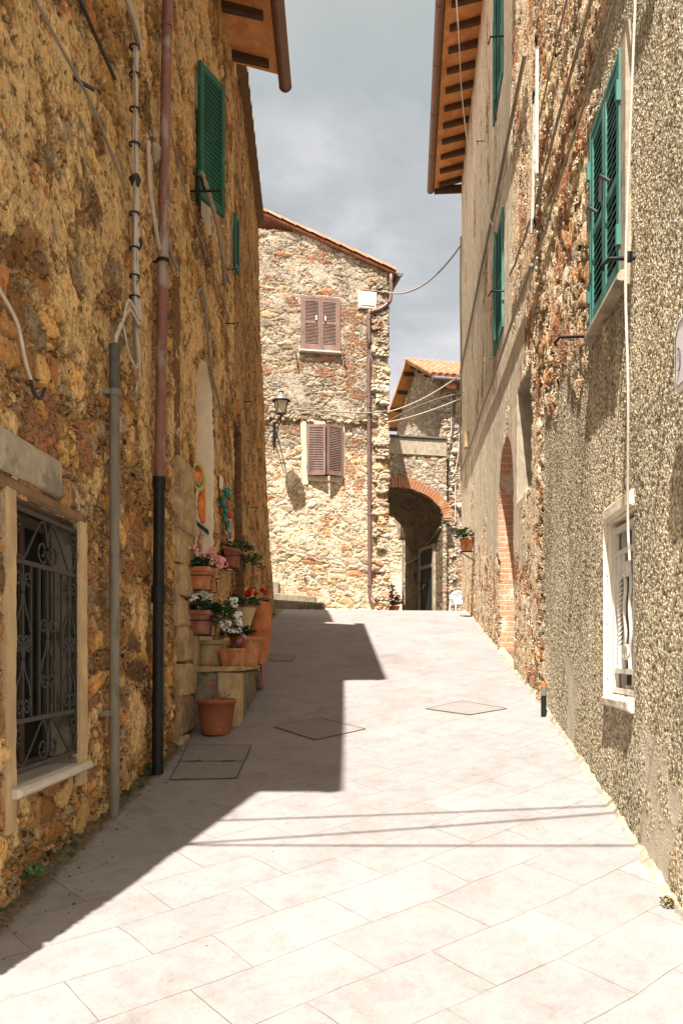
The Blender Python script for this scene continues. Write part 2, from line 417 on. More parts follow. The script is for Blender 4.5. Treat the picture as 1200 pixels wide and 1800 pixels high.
# ------------------------------------------------------------------ materials of things
def sc3(L, k): return [tuple(min(.85, c*k) for c in x) for x in L]
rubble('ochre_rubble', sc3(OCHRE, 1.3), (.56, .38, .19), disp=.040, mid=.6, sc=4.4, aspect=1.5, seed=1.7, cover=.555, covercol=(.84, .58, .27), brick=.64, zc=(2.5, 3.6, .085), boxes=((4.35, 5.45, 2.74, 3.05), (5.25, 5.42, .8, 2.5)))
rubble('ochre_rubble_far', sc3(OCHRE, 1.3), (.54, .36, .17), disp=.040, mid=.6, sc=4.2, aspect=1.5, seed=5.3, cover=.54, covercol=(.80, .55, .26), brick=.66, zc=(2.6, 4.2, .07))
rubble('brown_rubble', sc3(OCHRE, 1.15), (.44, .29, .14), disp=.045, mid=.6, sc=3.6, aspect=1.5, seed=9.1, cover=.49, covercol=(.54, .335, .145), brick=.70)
rubble('pale_rubble', [tuple(a*b for a, b in zip(c, (1.36, 1.28, 1.12))) for c in PALE], (.76, .64, .45), disp=.048, sc=2.5, aspect=2.3, seed=2.2, cover=.535, covercol=(.74, .63, .46), brick=.625, gap=(.01, .12), upper=(6.95, (.66, .66, .70)), boxes=((2.2, 2.85, 8.3, 10.8), (2.3, 2.75, 5.9, 7.3), (.55, 2.1, 7.3, 7.75)))
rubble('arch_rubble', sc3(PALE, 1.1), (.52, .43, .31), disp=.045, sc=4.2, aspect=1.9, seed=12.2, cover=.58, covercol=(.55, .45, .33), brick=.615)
rubble('house_rubble', sc3(PALE, 1.2), (.56, .43, .30), disp=.04, sc=4.5, aspect=2., seed=21., cover=.60, covercol=(.60, .45, .29), brick=.60)
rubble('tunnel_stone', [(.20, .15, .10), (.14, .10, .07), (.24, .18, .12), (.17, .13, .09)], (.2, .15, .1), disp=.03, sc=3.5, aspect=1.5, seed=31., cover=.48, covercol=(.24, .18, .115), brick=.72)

def brickmat(name, c1, c2, mort, w=.26, h=.07, axis='xz', disp=0.):
    m, g, b = newmat(name, rough=.95, spec=.1)
    co = g.obj(); n = g.noise(co, 6, 4, .6, col=True)
    cw = g.vm('ADD', co, g.vm('SCALE', g.vm('SUBTRACT', n, (.5, .5, .5)), (0, 0, 0), .03))
    x = g.sep(cw); v = g.comb(g.m('ADD', x[0], x[1]), x[2], 0.)
    bt = g.node('ShaderNodeTexBrick', None, {'Vector': v, 'Color1': c1, 'Color2': c2, 'Mortar': mort, 'Scale': 1., 'Mortar Size': .009, 'Mortar Smooth': .3, 'Bias': 0., 'Brick Width': w, 'Row Height': h})
    f = g.noise(co, 40, 6, .7)
    c = g.mix(.6, bt.outputs[0], g.ramp(f, [(.3, (.45, .42, .4)), (.7, (1.3, 1.25, 1.2))]), 'MULTIPLY')
    c = g.mix(g.mr(g.noise(co, 3.3, 5, .7), .52, .62), c, mort)
    g.put(b.inputs['Base Color'], c)
    hh = g.m('SUBTRACT', f, g.m('MULTIPLY', bt.outputs[1], 1.2))
    g.put(b.inputs['Normal'], g.bump(hh, .7, .015))
    if disp: setdisp(m, g, hh, disp, .3)
    return m
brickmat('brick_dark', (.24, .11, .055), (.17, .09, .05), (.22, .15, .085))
brickmat('brick_pale', (.62, .27, .135), (.56, .34, .21), (.62, .52, .40), h=.075)  # lighter brick for the arched doorway reveal

brickmat('brick_orange', (.46, .20, .095), (.40, .20, .115), (.44, .31, .20), w=2., h=2.)
def stucco():
    m, g, b = newmat('rough_cast', rough=.95, spec=.1); co = g.obj(); xyz = g.sep(co)
    low = g.noise(co, .8, 5, .6)
    c1 = g.noise(g.map(co, (1, 1, 1.0)), 38, 3, .62); c2 = g.noise(co, 62, 4, .62)
    v = g.vor(g.vm('ADD', co, g.vm('SCALE', g.vm('SUBTRACT', g.noise(co, 30, 2, .5, col=True), (.5, .5, .5)), (0, 0, 0), .03)), 48)
    lump = g.m('SUBTRACT', 1., g.m('MULTIPLY', v.outputs[0], 1.3))
    h1 = g.m('ADD', g.m('MULTIPLY', c1, .9), g.m('ADD', g.m('MULTIPLY', lump, .42), g.m('MULTIPLY', c2, .45)))
    col1 = g.ramp(h1, [(.55, (.085, .066, .035)), (.78, (.20, .16, .095)), (.95, (.37, .305, .195)), (1.0, (.62, .55, .42))])
    h1n = g.m('MULTIPLY', h1, .62)
    col1 = g.ramp(h1n, [(.36, (.155, .132, .092)), (.45, (.30, .26, .185)), (.55, (.49, .425, .315)), (.67, (.70, .62, .49))])
    tint = g.ramp(low, [(.32, (.58, .57, .50)), (.5, (.92, .90, .84)), (.66, (1.22, 1.13, 1.03))])
    st = g.ramp(g.noise(g.map(co, (3.5, 3.5, .35)), 1.4, 5, .65), [(.35, (.72, .70, .64)), (.62, (1.1, 1.1, 1.1))])
    col1 = g.mix(1., g.mix(.8, col1, tint, 'MULTIPLY'), st, 'MULTIPLY')
    # exposed masonry: high up beyond the window, and near the far end
    stones = [(.66, .50, .31), (.52, .36, .20), (.74, .62, .44), (.60, .29, .12), (.42, .34, .25), (.76, .60, .38), (.64, .34, .15), (.66, .48, .27)]
    col2, h2, fine = rubble_nodes(g, co, stones, (.62, .50, .34), sc=4.6, aspect=1.4, seed=4.4, cover=.535, covercol=(.64, .50, .32), brick=.575)
    wob = g.m('MULTIPLY', g.m('SUBTRACT', g.noise(co, 1.5, 6, .65), .5), 2.2)
    za = g.mr(g.m('ADD', g.m('SUBTRACT', xyz[2], 3.85), wob), .0, .15)
    zb = g.mr(g.m('ADD', g.m('SUBTRACT', xyz[0], 5.75), wob), .0, .15)
    zc = g.mr(g.m('ADD', g.m('SUBTRACT', xyz[0], 8.15), g.m('MULTIPLY', wob, .4)), .0, .1)
    zd = g.mr(g.m('ADD', g.m('SUBTRACT', xyz[2], 5.6), wob), .0, .15)
    z = g.m('MAXIMUM', g.m('MAXIMUM', g.m('MULTIPLY', za, zb), zc), zd)
    # smooth grey cement repair near the ground
    zr = g.mr(g.m('ADD', g.m('SUBTRACT', 1.25, g.m('SUBTRACT', xyz[2], g.m('MULTIPLY', xyz[0], .16))), g.m('MULTIPLY', wob, .55)), .62, .80)
    zr = g.m('MULTIPLY', zr, g.mr(g.noise(g.map(co, (1, 1, 1), (8.3, 0, 2.)), 1.3, 4, .6), .55, .60))
    col1 = g.mix(zr, col1, g.ramp(g.noise(co, 8, 6, .65), [(.3, (.42, .36, .26)), (.7, (.62, .54, .42))]))
    h1n = g.fmix(zr, h1n, g.m('ADD', .38, g.m('MULTIPLY', c2, .1)))
    g.put(b.inputs['Base Color'], g.mix(z, col1, col2))
    setdisp(m, g, g.fmix(z, g.m('MULTIPLY', h1n, .031), g.m('MULTIPLY', h2, .05)), 1., .012)
    g.put(b.inputs['Normal'], g.bump(c2, .35, .006))
stucco()
def old_plaster():
    m, g, b = newmat('old_plaster', rough=.95, spec=.1); co = g.obj(); xyz = g.sep(co)
    fine = g.noise(co, 45, 5, .7); mid = g.noise(co, 7, 6, .68)
    st = g.noise(g.map(co, (5, 5, .28), (1., 0, 0)), 1.5, 6, .68)
    col1 = g.ramp(mid, [(.30, (.40, .325, .225)), (.42, (.58, .485, .355)), (.55, (.68, .585, .44)), (.70, (.80, .71, .57))])
    col1 = g.mix(1., col1, g.ramp(st, [(.34, (.62, .58, .52)), (.5, (.95, .94, .92)), (.66, (1.1, 1.09, 1.07))]), 'MULTIPLY')
    stones = [(.62, .48, .32), (.50, .38, .25), (.72, .60, .44), (.54, .28, .15), (.44, .36, .27), (.74, .60, .42), (.58, .34, .19)]
    col2, h2, f2 = rubble_nodes(g, co, stones, (.60, .48, .33), sc=5.2, aspect=1.4, seed=7.4, cover=.50, covercol=(.60, .47, .30), brick=.585)
    wob = g.m('MULTIPLY', g.m('SUBTRACT', g.noise(co, 1.6, 7, .68), .5), 2.2)
    za = g.mr(g.m('ADD', g.m('SUBTRACT', g.m('ADD', 1.55, g.m('MULTIPLY', xyz[0], .125)), xyz[2]), g.m('MULTIPLY', wob, .8)), -.05, .05)
    zb = g.mr(g.m('ADD', g.m('SUBTRACT', 9.3, xyz[0]), g.m('MULTIPLY', wob, .45)), -.05, .05)
    zb = g.m('MULTIPLY', zb, g.mr(xyz[2], 6.2, 5.2))
    zc = g.mr(g.noise(g.map(co, (1.6, 1.6, .6), (2., 5., 1.)), 1.1, 7, .7), .565, .58)
    zd = g.m('MULTIPLY', g.mr(g.m('ADD', g.m('SUBTRACT', 10.6, xyz[0]), g.m('MULTIPLY', wob, .4)), -.05, .05), g.mr(xyz[2], 5.4, 5.8))
    z = g.m('MAXIMUM', g.m('MAXIMUM', za, zb), g.m('MAXIMUM', zc, zd))
    col = g.mix(.5, g.mix(z, col1, col2), g.ramp(fine, [(.28, (.55, .53, .5)), (.5, (1, 1, 1)), (.72, (1.2, 1.2, 1.2))]), 'MULTIPLY')
    g.put(b.inputs['Base Color'], col)
    setdisp(m, g, g.fmix(z, g.m('ADD', .034, g.m('ADD', g.m('MULTIPLY', mid, .012), g.m('MULTIPLY', fine, .007))), g.m('MULTIPLY', h2, .045)), 1., .02)
    g.put(b.inputs['Normal'], g.bump(g.noise(co, 110, 4, .7), .3, .005))
old_plaster()

def paving():
    m, g, b = newmat('stone_paving', rough=.85, spec=.25); co = g.obj()
    w = g.vm('SUBTRACT', g.noise(co, 1.2, 3, .5, col=True), (.5, .5, .5))
    cw = g.vm('ADD', co, g.vm('SCALE', w, (0, 0, 0), .09))
    x = g.sep(g.map(cw, (1, 1, 1), (.1, .33, 0), (0, 0, R(-38))))
    bv = g.comb(x[0], x[1], 0.)
    bt = g.node('ShaderNodeTexBrick', {'offset': .43}, {'Vector': bv, 'Color1': (.35, .35, .35), 'Color2': (.70, .70, .70), 'Mortar': (0, 0, 0), 'Scale': 1., 'Mortar Size': .0028, 'Mortar Smooth': .25, 'Bias': 0., 'Brick Width': .66, 'Row Height': .37})
    slab = g.sep(bt.outputs[0])[0]
    mid = g.noise(g.map(co, (1, 1, 1)), 3.2, 7, .66); fine = g.noise(co, 70, 5, .7); grain = g.noise(g.map(co, (1, 1, 1), (0, 0, 0), (0, 0, R(-38))), 9, 6, .7, .6)
    base = g.mix(slab, (.222, .198, .186), (.286, .262, .253))
    base = g.mix(.75, base, g.ramp(mid, [(.25, (.76, .745, .73)), (.5, (1, 1, 1)), (.75, (1.08, 1.08, 1.08))]), 'MULTIPLY')
    base = g.mix(.55, base, g.ramp(grain, [(.28, (.68, .66, .63)), (.5, (.98, .975, .97)), (.7, (1.08, 1.07, 1.06))]), 'MULTIPLY')
    big = g.noise(g.map(co, (1, .45, 1), (3., 1., 0.)), 1.1, 8, .72)
    base = g.mix(.6, base, g.ramp(big, [(.32, (.70, .68, .66)), (.46, (.98, .98, .98)), (.66, (1.04, 1.04, 1.04))]), 'MULTIPLY')
    base = g.mix(.5, base, g.ramp(fine, [(.3, (.72, .70, .68)), (.5, (1, 1, 1)), (.75, (1.12, 1.12, 1.12))]), 'MULTIPLY')
    # old blots of grime
    sp = g.vor(g.map(co, (1, 1, 1), (5, 2, 0)), 2.3); spot = g.m('MULTIPLY', g.mr(sp.outputs[0], .07, .035), g.m('GREATER_THAN', g.sep(sp.outputs[1])[0], .72))
    base = g.mix(g.m('MULTIPLY', spot, .4), base, (.14, .11, .085))
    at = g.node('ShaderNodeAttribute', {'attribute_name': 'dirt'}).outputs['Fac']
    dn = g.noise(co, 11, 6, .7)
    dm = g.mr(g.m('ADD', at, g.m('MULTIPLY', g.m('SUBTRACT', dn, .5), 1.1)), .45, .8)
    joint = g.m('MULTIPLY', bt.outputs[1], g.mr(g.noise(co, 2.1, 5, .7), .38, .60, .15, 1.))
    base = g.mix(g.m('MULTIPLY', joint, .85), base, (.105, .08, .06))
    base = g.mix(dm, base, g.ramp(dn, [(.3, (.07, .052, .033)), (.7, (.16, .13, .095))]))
    g.put(b.inputs['Base Color'], base)
    hh = g.m('SUBTRACT', g.m('ADD', g.m('MULTIPLY', fine, .25), g.m('ADD', g.m('MULTIPLY', slab, .5), g.m('MULTIPLY', grain, .3))), joint)
    g.put(b.inputs['Normal'], g.bump(hh, .5, .008))
paving()

plain('pale_render', (.80, .69, .51), .9, .10, 5, .25, col2=(.58, .49, .36), thr=.62)
plain('white_render', (.68, .60, .47), .9, .12, 6, .5, col2=(.54, .47, .36), thr=.58, streak=(1, 1, .5))
plain('limewash', (.60, .50, .36), .95, .15, 7, .6, col2=(.56, .46, .32), thr=.6)
plain('tan_render', (.47, .34, .18), .9, .25, 7, .5, col2=(.38, .26, .135), thr=.57, streak=(1, 1, .5))
plain('cement', (.38, .315, .225), .95, .25, 9, .6, col2=(.22, .19, .14), thr=.58)
plain('stain_shade_cement', (.24, .20, .14), .95, .35, 7, .6, col2=(.10, .09, .05), thr=.55)
plain('worn_stone', (.42, .30, .155), .95, .35, 9, .8, col2=(.26, .19, .11), thr=.56)
plain('marble', (.54, .48, .40), .55, .12, 6, .15)
plain('terracotta', (.43, .15, .052), .82, .3, 9, .3, col2=(.52, .30, .19), thr=.59, streak=(1, 1, .5))
plain('terracotta_dark', (.27, .095, .05), .8, .25, 9, .3, col2=(.36, .19, .12), thr=.57, streak=(1, 1, .5))
plain('terracotta_red', (.29, .095, .045), .8, .2, 9, .3, col2=(.42, .22, .15), thr=.64)
plain('cream_glaze', (.48, .37, .19), .55, .25, 8, .3, col2=(.28, .14, .07), thr=.6)
plain('teal_glaze', (.12, .17, .16), .4, .2, 8, .1)
plain('soil', (.05, .035, .022), 1, .4, 40, .8)
plain('iron_black', (.018, .017, .016), .5, .3, 30, .3, metal=.3, col2=(.06, .045, .035), thr=.64)
plain('iron_grey', (.055, .052, .046), .55, .25, 30, .3, metal=.5, col2=(.10, .055, .03), thr=.66)
plain('pipe_copper', (.235, .11, .082), .62, .35, 9, .25, metal=.15, col2=(.36, .29, .245), thr=.57, streak=(1, 1, .45))
plain('pipe_brown', (.17, .105, .085), .5, .2, 9, .15, metal=.2)
plain('conduit_grey', (.185, .165, .125), .7, .25, 14, .4, col2=(.11, .10, .075), thr=.58, streak=(1, 1, .3))
plain('conduit_dark', (.085, .085, .07), .7, .3, 20, .3)
plain('cable_pale', (.52, .46, .37), .7, .15, 20, .1)
plain('cable_grey', (.27, .235, .18), .7, .2, 20, .1)
plain('cable_black', (.03, .028, .026), .6, .2, 20, .1)
plain('rope', (.60, .54, .44), .9, .15, 60, .4)
plain('shutter_green', (.008, .105, .062), .5, .32, 7, .25, streak=(1, 1, .35), spec=.4, col2=(.02, .155, .10), thr=.57)
plain('shutter_teal', (.05, .185, .147), .55, .28, 7, .25, streak=(1, 1, .35), spec=.3, col2=(.105, .25, .205), thr=.56)
plain('shutter_brown', (.205, .125, .10), .55, .2, 7, .15, spec=.3, col2=(.26, .175, .145), thr=.58, streak=(1, 1, .4))
plain('wood_dark', (.085, .05, .028), .85, .35, 8, .5, streak=(1, 1, 6))
plain('wood_old', (.20, .12, .06), .9, .35, 8, .6, streak=(6, 1, 1))
plain('soffit_tile', (.66, .31, .115), .85, .22, 4, .3, col2=(.52, .22, .08), thr=.54, streak=(1.3, 1, 1))
plain('roof_tile', (.36, .145, .075), .9, .4, 7, .5, col2=(.38, .21, .13), thr=.54)
plain('gutter_metal', (.20, .115, .07), .5, .25, 9, .2, metal=.25)
plain('gutter_grey', (.16, .14, .125), .5, .2, 9, .2, metal=.4)
plain('dark_inside', (.018, .016, .014), .8, .3, 6, .1)
plain('curtain', (.42, .36, .27), .95, .15, 6, .2, streak=(14, 14, .4))
plain('white_paint', (.70, .65, .56), .5, .12, 8, .1, col2=(.60, .53, .43), thr=.6)
plain('white_plastic', (.80, .79, .77), .35, .05, 8, .05)
plain('box_grey', (.52, .50, .48), .5, .06, 8, .05)
plain('handrail_green', (.012, .075, .05), .5, .1, 8, .1)
plain('leaf_green', (.050, .105, .032), .55, .5, 22, .1, col2=(.09, .15, .045), thr=.56)
plain('dry_leaf', (.16, .14, .06), .7, .4, 22, .1)
plain('leaf_dark', (.028, .068, .030), .55, .5, 22, .1, col2=(.05, .10, .035), thr=.58)
plain('petal_pink', (.78, .33, .32), .7, .25, 40, .0, col2=(.85, .56, .50), thr=.55)
plain('petal_white', (.82, .80, .76), .7, .08, 40, .0)
plain('petal_red', (.55, .02, .02), .7, .25, 40, .0)
plain('petal_violet', (.62, .25, .50), .7, .2, 40, .0)
plain('stem', (.10, .12, .04), .7, .3, 20, 0)
plain('dry_stem', (.20, .12, .07), .9, .3, 20, 0)
plain('rag', (.34, .27, .19), .95, .2, 12, .5, col2=(.32, .26, .20), thr=.54)
plain('cloth_red', (.40, .16, .13), .95, .2, 12, .5)
plain('clay_orange', (.62, .165, .025), .5, .2, 14, .3, col2=(.72, .28, .06), thr=.56)
plain('clay_pink', (.50, .27, .17), .6, .25, 10, .3)
plain('clay_teal', (.015, .20, .17), .3, .25, 14, .1)
plain('clay_green', (.20, .26, .05), .35, .2, 14, .1)
plain('clay_red', (.48, .06, .025), .35, .2, 14, .1)
plain('clay_blue', (.10, .22, .30), .3, .3, 14, .1, col2=(.45, .5, .45), thr=.55)
plain('clay_yellow', (.62, .46, .10), .4, .2, 14, .1)
plain('tile_white', (.70, .62, .52), .4, .15, 20, .1)
plain('sign_white', (.80, .76, .74), .4, .03, 6, 0)
plain('sign_ink', (.12, .11, .11), .5, .1, 6, 0)
m, g, b = newmat('window_glass', rough=.15, spec=.06); b.inputs['Base Color'].default_value = (.010, .011, .010, 1)
m, g, b = newmat('lamp_glass', rough=.25, spec=.5); b.inputs['Base Color'].default_value = (.74, .66, .48, 1); b.inputs['Transmission Weight'].default_value = .2
plain('door_wood', (.055, .032, .02), .7, .3, 8, .4, streak=(1, 1, .2))
plain('joint_dark', (.085, .065, .05), .95, .35, 20, .3)
plain('lid_stone', (.215, .192, .178), .9, .12, 9, .4)

# ================================================================== STREET
def street():
    xs = np.concatenate([[-300, -120, -50, -20, -10, -6, -4, -3], np.arange(-2.5, 4.01, .06), [4.5, 5, 6, 8, 12, 20, 50, 120, 300]])
    zs = np.concatenate([[-20, -12, -8, -5, -3, -2], np.arange(-1, 27, .09), [28, 30, 33, 37, 45, 60, 90, 150, 250, 390]])
    X, Z = np.meshgrid(xs, zs); H = gz(X, Z)
    V = np.stack([X, Z, H], -1).reshape(-1, 3).tolist(); n = len(xs)
    F = [(j*n+i, j*n+i+1, (j+1)*n+i+1, (j+1)*n+i) for j in range(len(zs)-1) for i in range(n-1)]
    me = bpy.data.meshes.new('street'); me.from_pydata(V, [], F); me.update()
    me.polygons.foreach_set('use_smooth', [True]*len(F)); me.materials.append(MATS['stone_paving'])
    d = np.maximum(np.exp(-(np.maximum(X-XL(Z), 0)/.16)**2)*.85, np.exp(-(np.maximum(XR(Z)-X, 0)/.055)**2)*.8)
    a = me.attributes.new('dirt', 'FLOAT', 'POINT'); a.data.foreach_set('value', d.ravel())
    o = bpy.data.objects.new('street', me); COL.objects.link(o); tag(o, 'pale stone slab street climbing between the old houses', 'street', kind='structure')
street()

def cover(label, px, mid=True):
    pts = [ground_at(*p) for p in px]; c = sum(pts, Vector())/4
    root = thing('manhole_cover', label, 'manhole cover', c, 'slab covers set into the street')
    def strip(mb, a, b, w, dz):
        d = (b-a).normalized(); s = Vector((d.y, -d.x, 0)).normalized()*w/2; k = 8
        for i in range(k):
            p, q = a.lerp(b, i/k), a.lerp(b, (i+1)/k)
            r = [p-s, q-s, q+s, p+s]; r = [G3(v.x, v.y, dz) for v in r]; mb.add(r, [(0, 1, 2, 3)])
    f = MB()
    for i in range(4): strip(f, pts[i], pts[(i+1) % 4], .011, .007)
    if mid: strip(f, pts[0].lerp(pts[3], .5), pts[1].lerp(pts[2], .5), .014, .007)
    f.build('frame', 'joint_dark', root)
    l = MB(); k = 6; g_ = []
    for j in range(k+1):
        for i in range(k+1):
            p = pts[0].lerp(pts[1], i/k).lerp(pts[3].lerp(pts[2], i/k), j/k); g_.append(G3(p.x, p.y, .004))
    l.add(g_, [(j*(k+1)+i, j*(k+1)+i+1, (j+1)*(k+1)+i+1, (j+1)*(k+1)+i) for j in range(k) for i in range(k)])
    l.build('lid', 'lid_stone', root)
    for t in ((.25, .75) if mid else ()):
        p = pts[0].lerp(pts[3], .5).lerp(pts[1].lerp(pts[2], .5), t)
        h = MB(); strip(h, p-Vector((.05, 0, 0)), p+Vector((.05, 0, 0)), .035, .010); h.build('lifting_slot', 'joint_dark', root)
cover('rectangular two part slab cover beside the foot of the black drainpipe', [(330, 1310), (442, 1312), (415, 1370), (298, 1372)])
cover('diamond slab cover lying wholly in the sun near the right wall', [(748, 1247), (812, 1233), (891, 1247), (825, 1258)], False)
cover('large diamond slab cover half in the shade and half in the sun', [(483, 1279), (562, 1263), (642, 1283), (554, 1302)], False)
cover('small slab cover in full shade beside the flower pots', [(465, 1152), (521, 1153), (512, 1163), (477, 1163)], False)

# ================================================================== SHARED BUILDERS
def roughen(o, lv=4, st=.05, sz=.16):
    m_ = o.modifiers.new('split', 'SUBSURF'); m_.subdivision_type = 'SIMPLE'; m_.levels = m_.render_levels = lv
    t = bpy.data.textures.new('rough', 'CLOUDS'); t.noise_scale = sz; t.noise_depth = 4
    d = o.modifiers.new('rough', 'DISPLACE'); d.texture = t; d.strength = st; d.mid_level = .5
def roof(parent, pl, u0, u1, n0, z0, n1, slope, th=.07, name='roof', pitch=.21):
    mb = MB(); nu = max(4, int((u1-u0)/(pitch/6)))
    def top(u, n):
        ph = 2*math.pi*u/pitch; return z0+(n0-n)*slope+th+.035*abs(math.sin(ph/2))*1.3
    rows = [n0+(n1-n0)*j/12 for j in range(13)]; vs = []
    for j, n in enumerate(rows):
        for i in range(nu+1):
            u = u0+(u1-u0)*i/nu; vs.append(pl.P(u, n, top(u, n)+.012*(j % 2)))
    fs = [(j*(nu+1)+i, j*(nu+1)+i+1, (j+1)*(nu+1)+i+1, (j+1)*(nu+1)+i) for j in range(12) for i in range(nu)]
    mb.add(vs, fs, True)
    mb.mi = 1
    mb.add([pl.P(u0, n0, z0), pl.P(u1, n0, z0), pl.P(u1, n1, z0+(n0-n1)*slope), pl.P(u0, n1, z0+(n0-n1)*slope)], [(0, 1, 2, 3)])
    mb.mi = 0
    for i in range(nu):   # eave edge
        a = u0+(u1-u0)*i/nu; c = u0+(u1-u0)*(i+1)/nu
        mb.add([pl.P(a, n0, z0), pl.P(c, n0, z0), pl.P(c, n0, top(c, n0)), pl.P(a, n0, top(a, n0))], [(0, 1, 2, 3)])
    for u in (u0, u1):
        mb.add([pl.P(u, n0, z0), pl.P(u, n1, z0+(n0-n1)*slope), pl.P(u, n1, top(u, n1)), pl.P(u, n0, top(u, n0))], [(0, 1, 2, 3)])
    return mb.build(name, ['roof_tile', 'soffit_tile'], parent)
def rafter(parent, pl, u, n0, z0, n1, slope, w=.085, h=.10):
    mb = MB(); nm = n0-.10
    mb.hexa([pl.P(u-w/2, n1, z0+(n0-n1)*slope-h-.003), pl.P(u+w/2, n1, z0+(n0-n1)*slope-h-.003), pl.P(u+w/2, nm, z0+(n0-nm)*slope-h*.75), pl.P(u-w/2, nm, z0+(n0-nm)*slope-h*.75),
             pl.P(u-w/2, n1, z0+(n0-n1)*slope-.003), pl.P(u+w/2, n1, z0+(n0-n1)*slope-.003), pl.P(u+w/2, nm, z0+(n0-nm)*slope-.003), pl.P(u-w/2, nm, z0+(n0-nm)*slope-.003)])
    mb.build('rafter', 'wood_dark', parent)
def gutter(parent, pl, u0, u1, n, z, r=.075, mat='gutter_metal'):
    mb = MB(); k = 10; N = 16
    for rr, rev in ((r, False), (r-.008, True)):
        vs = []; fs = []
        for i in range(N+1):
            u = u0+(u1-u0)*i/N
            for j in range(k+1):
                q = math.pi+math.pi*j/k; vs.append(pl.P(u, n+rr*math.cos(q), z+rr*math.sin(q)))
        for i in range(N):
            for j in range(k):
                f = (i*(k+1)+j, i*(k+1)+j+1, (i+1)*(k+1)+j+1, (i+1)*(k+1)+j); fs.append(f[::-1] if rev else f)
        mb.add(vs, fs, True)
    for u in (u0, u1):
        vs = [pl.P(u, n+r*math.cos(math.pi+math.pi*j/k), z+r*math.sin(math.pi+math.pi*j/k)) for j in range(k+1)]; mb.add(vs, [tuple(range(k+1))])
    L = u1-u0; nb = max(2, int(L/1.4))
    for i in range(nb+1):  # joint bands
        u = u0+.03+(L-.06)*i/nb
        mb.tube([pl.P(u, n+(r+.006)*math.cos(math.pi+math.pi*j/k), z+(r+.006)*math.sin(math.pi+math.pi*j/k)) for j in range(k+1)], .009, 5)
    for s in (-1, 1): mb.tube([pl.P(u0, n+s*r, z), pl.P(u1, n+s*r, z)], .011, 6)
    return mb.build('gutter', mat, parent)
def leaf_shutter(parent, mat, p, d, w, z0, z1, nrm, slats=24, mid=None, t=.035, st=.055, name='shutter', tilt=.8):
    """One louvred leaf: hinge foot p, running along unit vector d, nrm = outward face."""
    d = d.normalized(); nrm = nrm.normalized(); mb = MB(); up = Vector((0, 0, 1))
    def bx(a0, a1, h0, h1, t0=-t/2, t1=t/2):
        c = [p+d*a+nrm*q+up*(h-p.z) for h in (h0, h1) for (a, q) in ((a0, t0), (a1, t0), (a1, t1), (a0, t1))]; mb.hexa(c)
    bx(0, st, z0, z1); bx(w-st, w, z0, z1)
    rails = [(z0, z0+st*1.5), (z1-st*1.2, z1)]
    if mid: rails.insert(1, (z0+(z1-z0)*mid-st*.5, z0+(z1-z0)*mid+st*.5))
    for a, b in rails: bx(st, w-st, a, b, -t/2+.003, t/2-.003)
    tot = z1-z0
    for k in range(len(rails)-1):
        a, b = rails[k][1], rails[k+1][0]; n = max(2, int(round(slats*(b-a)/tot))); s = (b-a)/n
        for i in range(n):
            h = a+s*(i+.5); e = .019*math.cos(tilt); H = .0045; dz = .019*math.sin(tilt)
            c = [p+d*x+nrm*q+up*(hh-p.z) for lo in (-H, H) for (x, q, hh) in ((st-.004, -e, h+lo+dz), (w-st+.004, -e, h+lo+dz), (w-st+.004, e, h+lo-dz), (st-.004, e, h+lo-dz))]
            mb.hexa(c)
    for f in (.16, .84):  # hinges
        q = p+up*(z0+tot*f-p.z)-d*.006; mb.tube([q-up*.05, q+up*.05], .011, 6)
    return mb.build(name, mat, parent)
def frame_ring(mb, pl, poly_rect, w, n0, n1):
    u0, u1, z0, z1 = poly_rect
    mb.pbox(pl, u0, u0+w, n0, n1, z0, z1); mb.pbox(pl, u1-w, u1, n0, n1, z0, z1)
    mb.pbox(pl, u0+w, u1-w, n0, n1-.003, z0, z0+w); mb.pbox(pl, u0+w, u1-w, n0, n1-.003, z1-w, z1)
def casement(parent, pl, u0, u1, z0, z1, n, mat='wood_dark', glass='window_glass'):
    f = MB(); frame_ring(f, pl, (u0, u1, z0, z1), .05, n-.05, n); f.pbox(pl, (u0+u1)/2-.03, (u0+u1)/2+.03, n-.045, n+.005, z0+.05, z1-.05)
    w = f.build('window', mat, parent)
    q = MB(); q.pbox(pl, u0+.02, u1-.02, n-.035, n-.027, z0+.02, z1-.02); q.build('pane', glass, w)
    return w
def hook(parent, pl, u, z, L=.16, mat='iron_black', s=1):
    mb = MB(); mb.tube([pl.P(u, -.02, z), pl.P(u, L, z), pl.P(u, L+.02, z+.012)], .007, 6)
    mb.tube(smoothpts([pl.P(u, L, z), pl.P(u-.03*s, L+.01, z-.03), pl.P(u-.05*s, L, z-.06), pl.P(u-.02*s, L-.02, z-.08)], 4), .006, 6)
    return mb.build('hook', mat, parent)
def wallcable(parent, pts, r, mat, name='cable', k=6, clips=None):
    mb = MB(); P = smoothpts(pts, k); mb.tube(P, r, 7)
    return mb.build(name, mat, parent)

LW = Plane(-1.73, 0, .0267, 1, 1, -.0267)
RN = Plane(1.25, 0, .085, 1, -1, .085)
RF = Plane(1.326, 0, .076, 1, -1, .076)

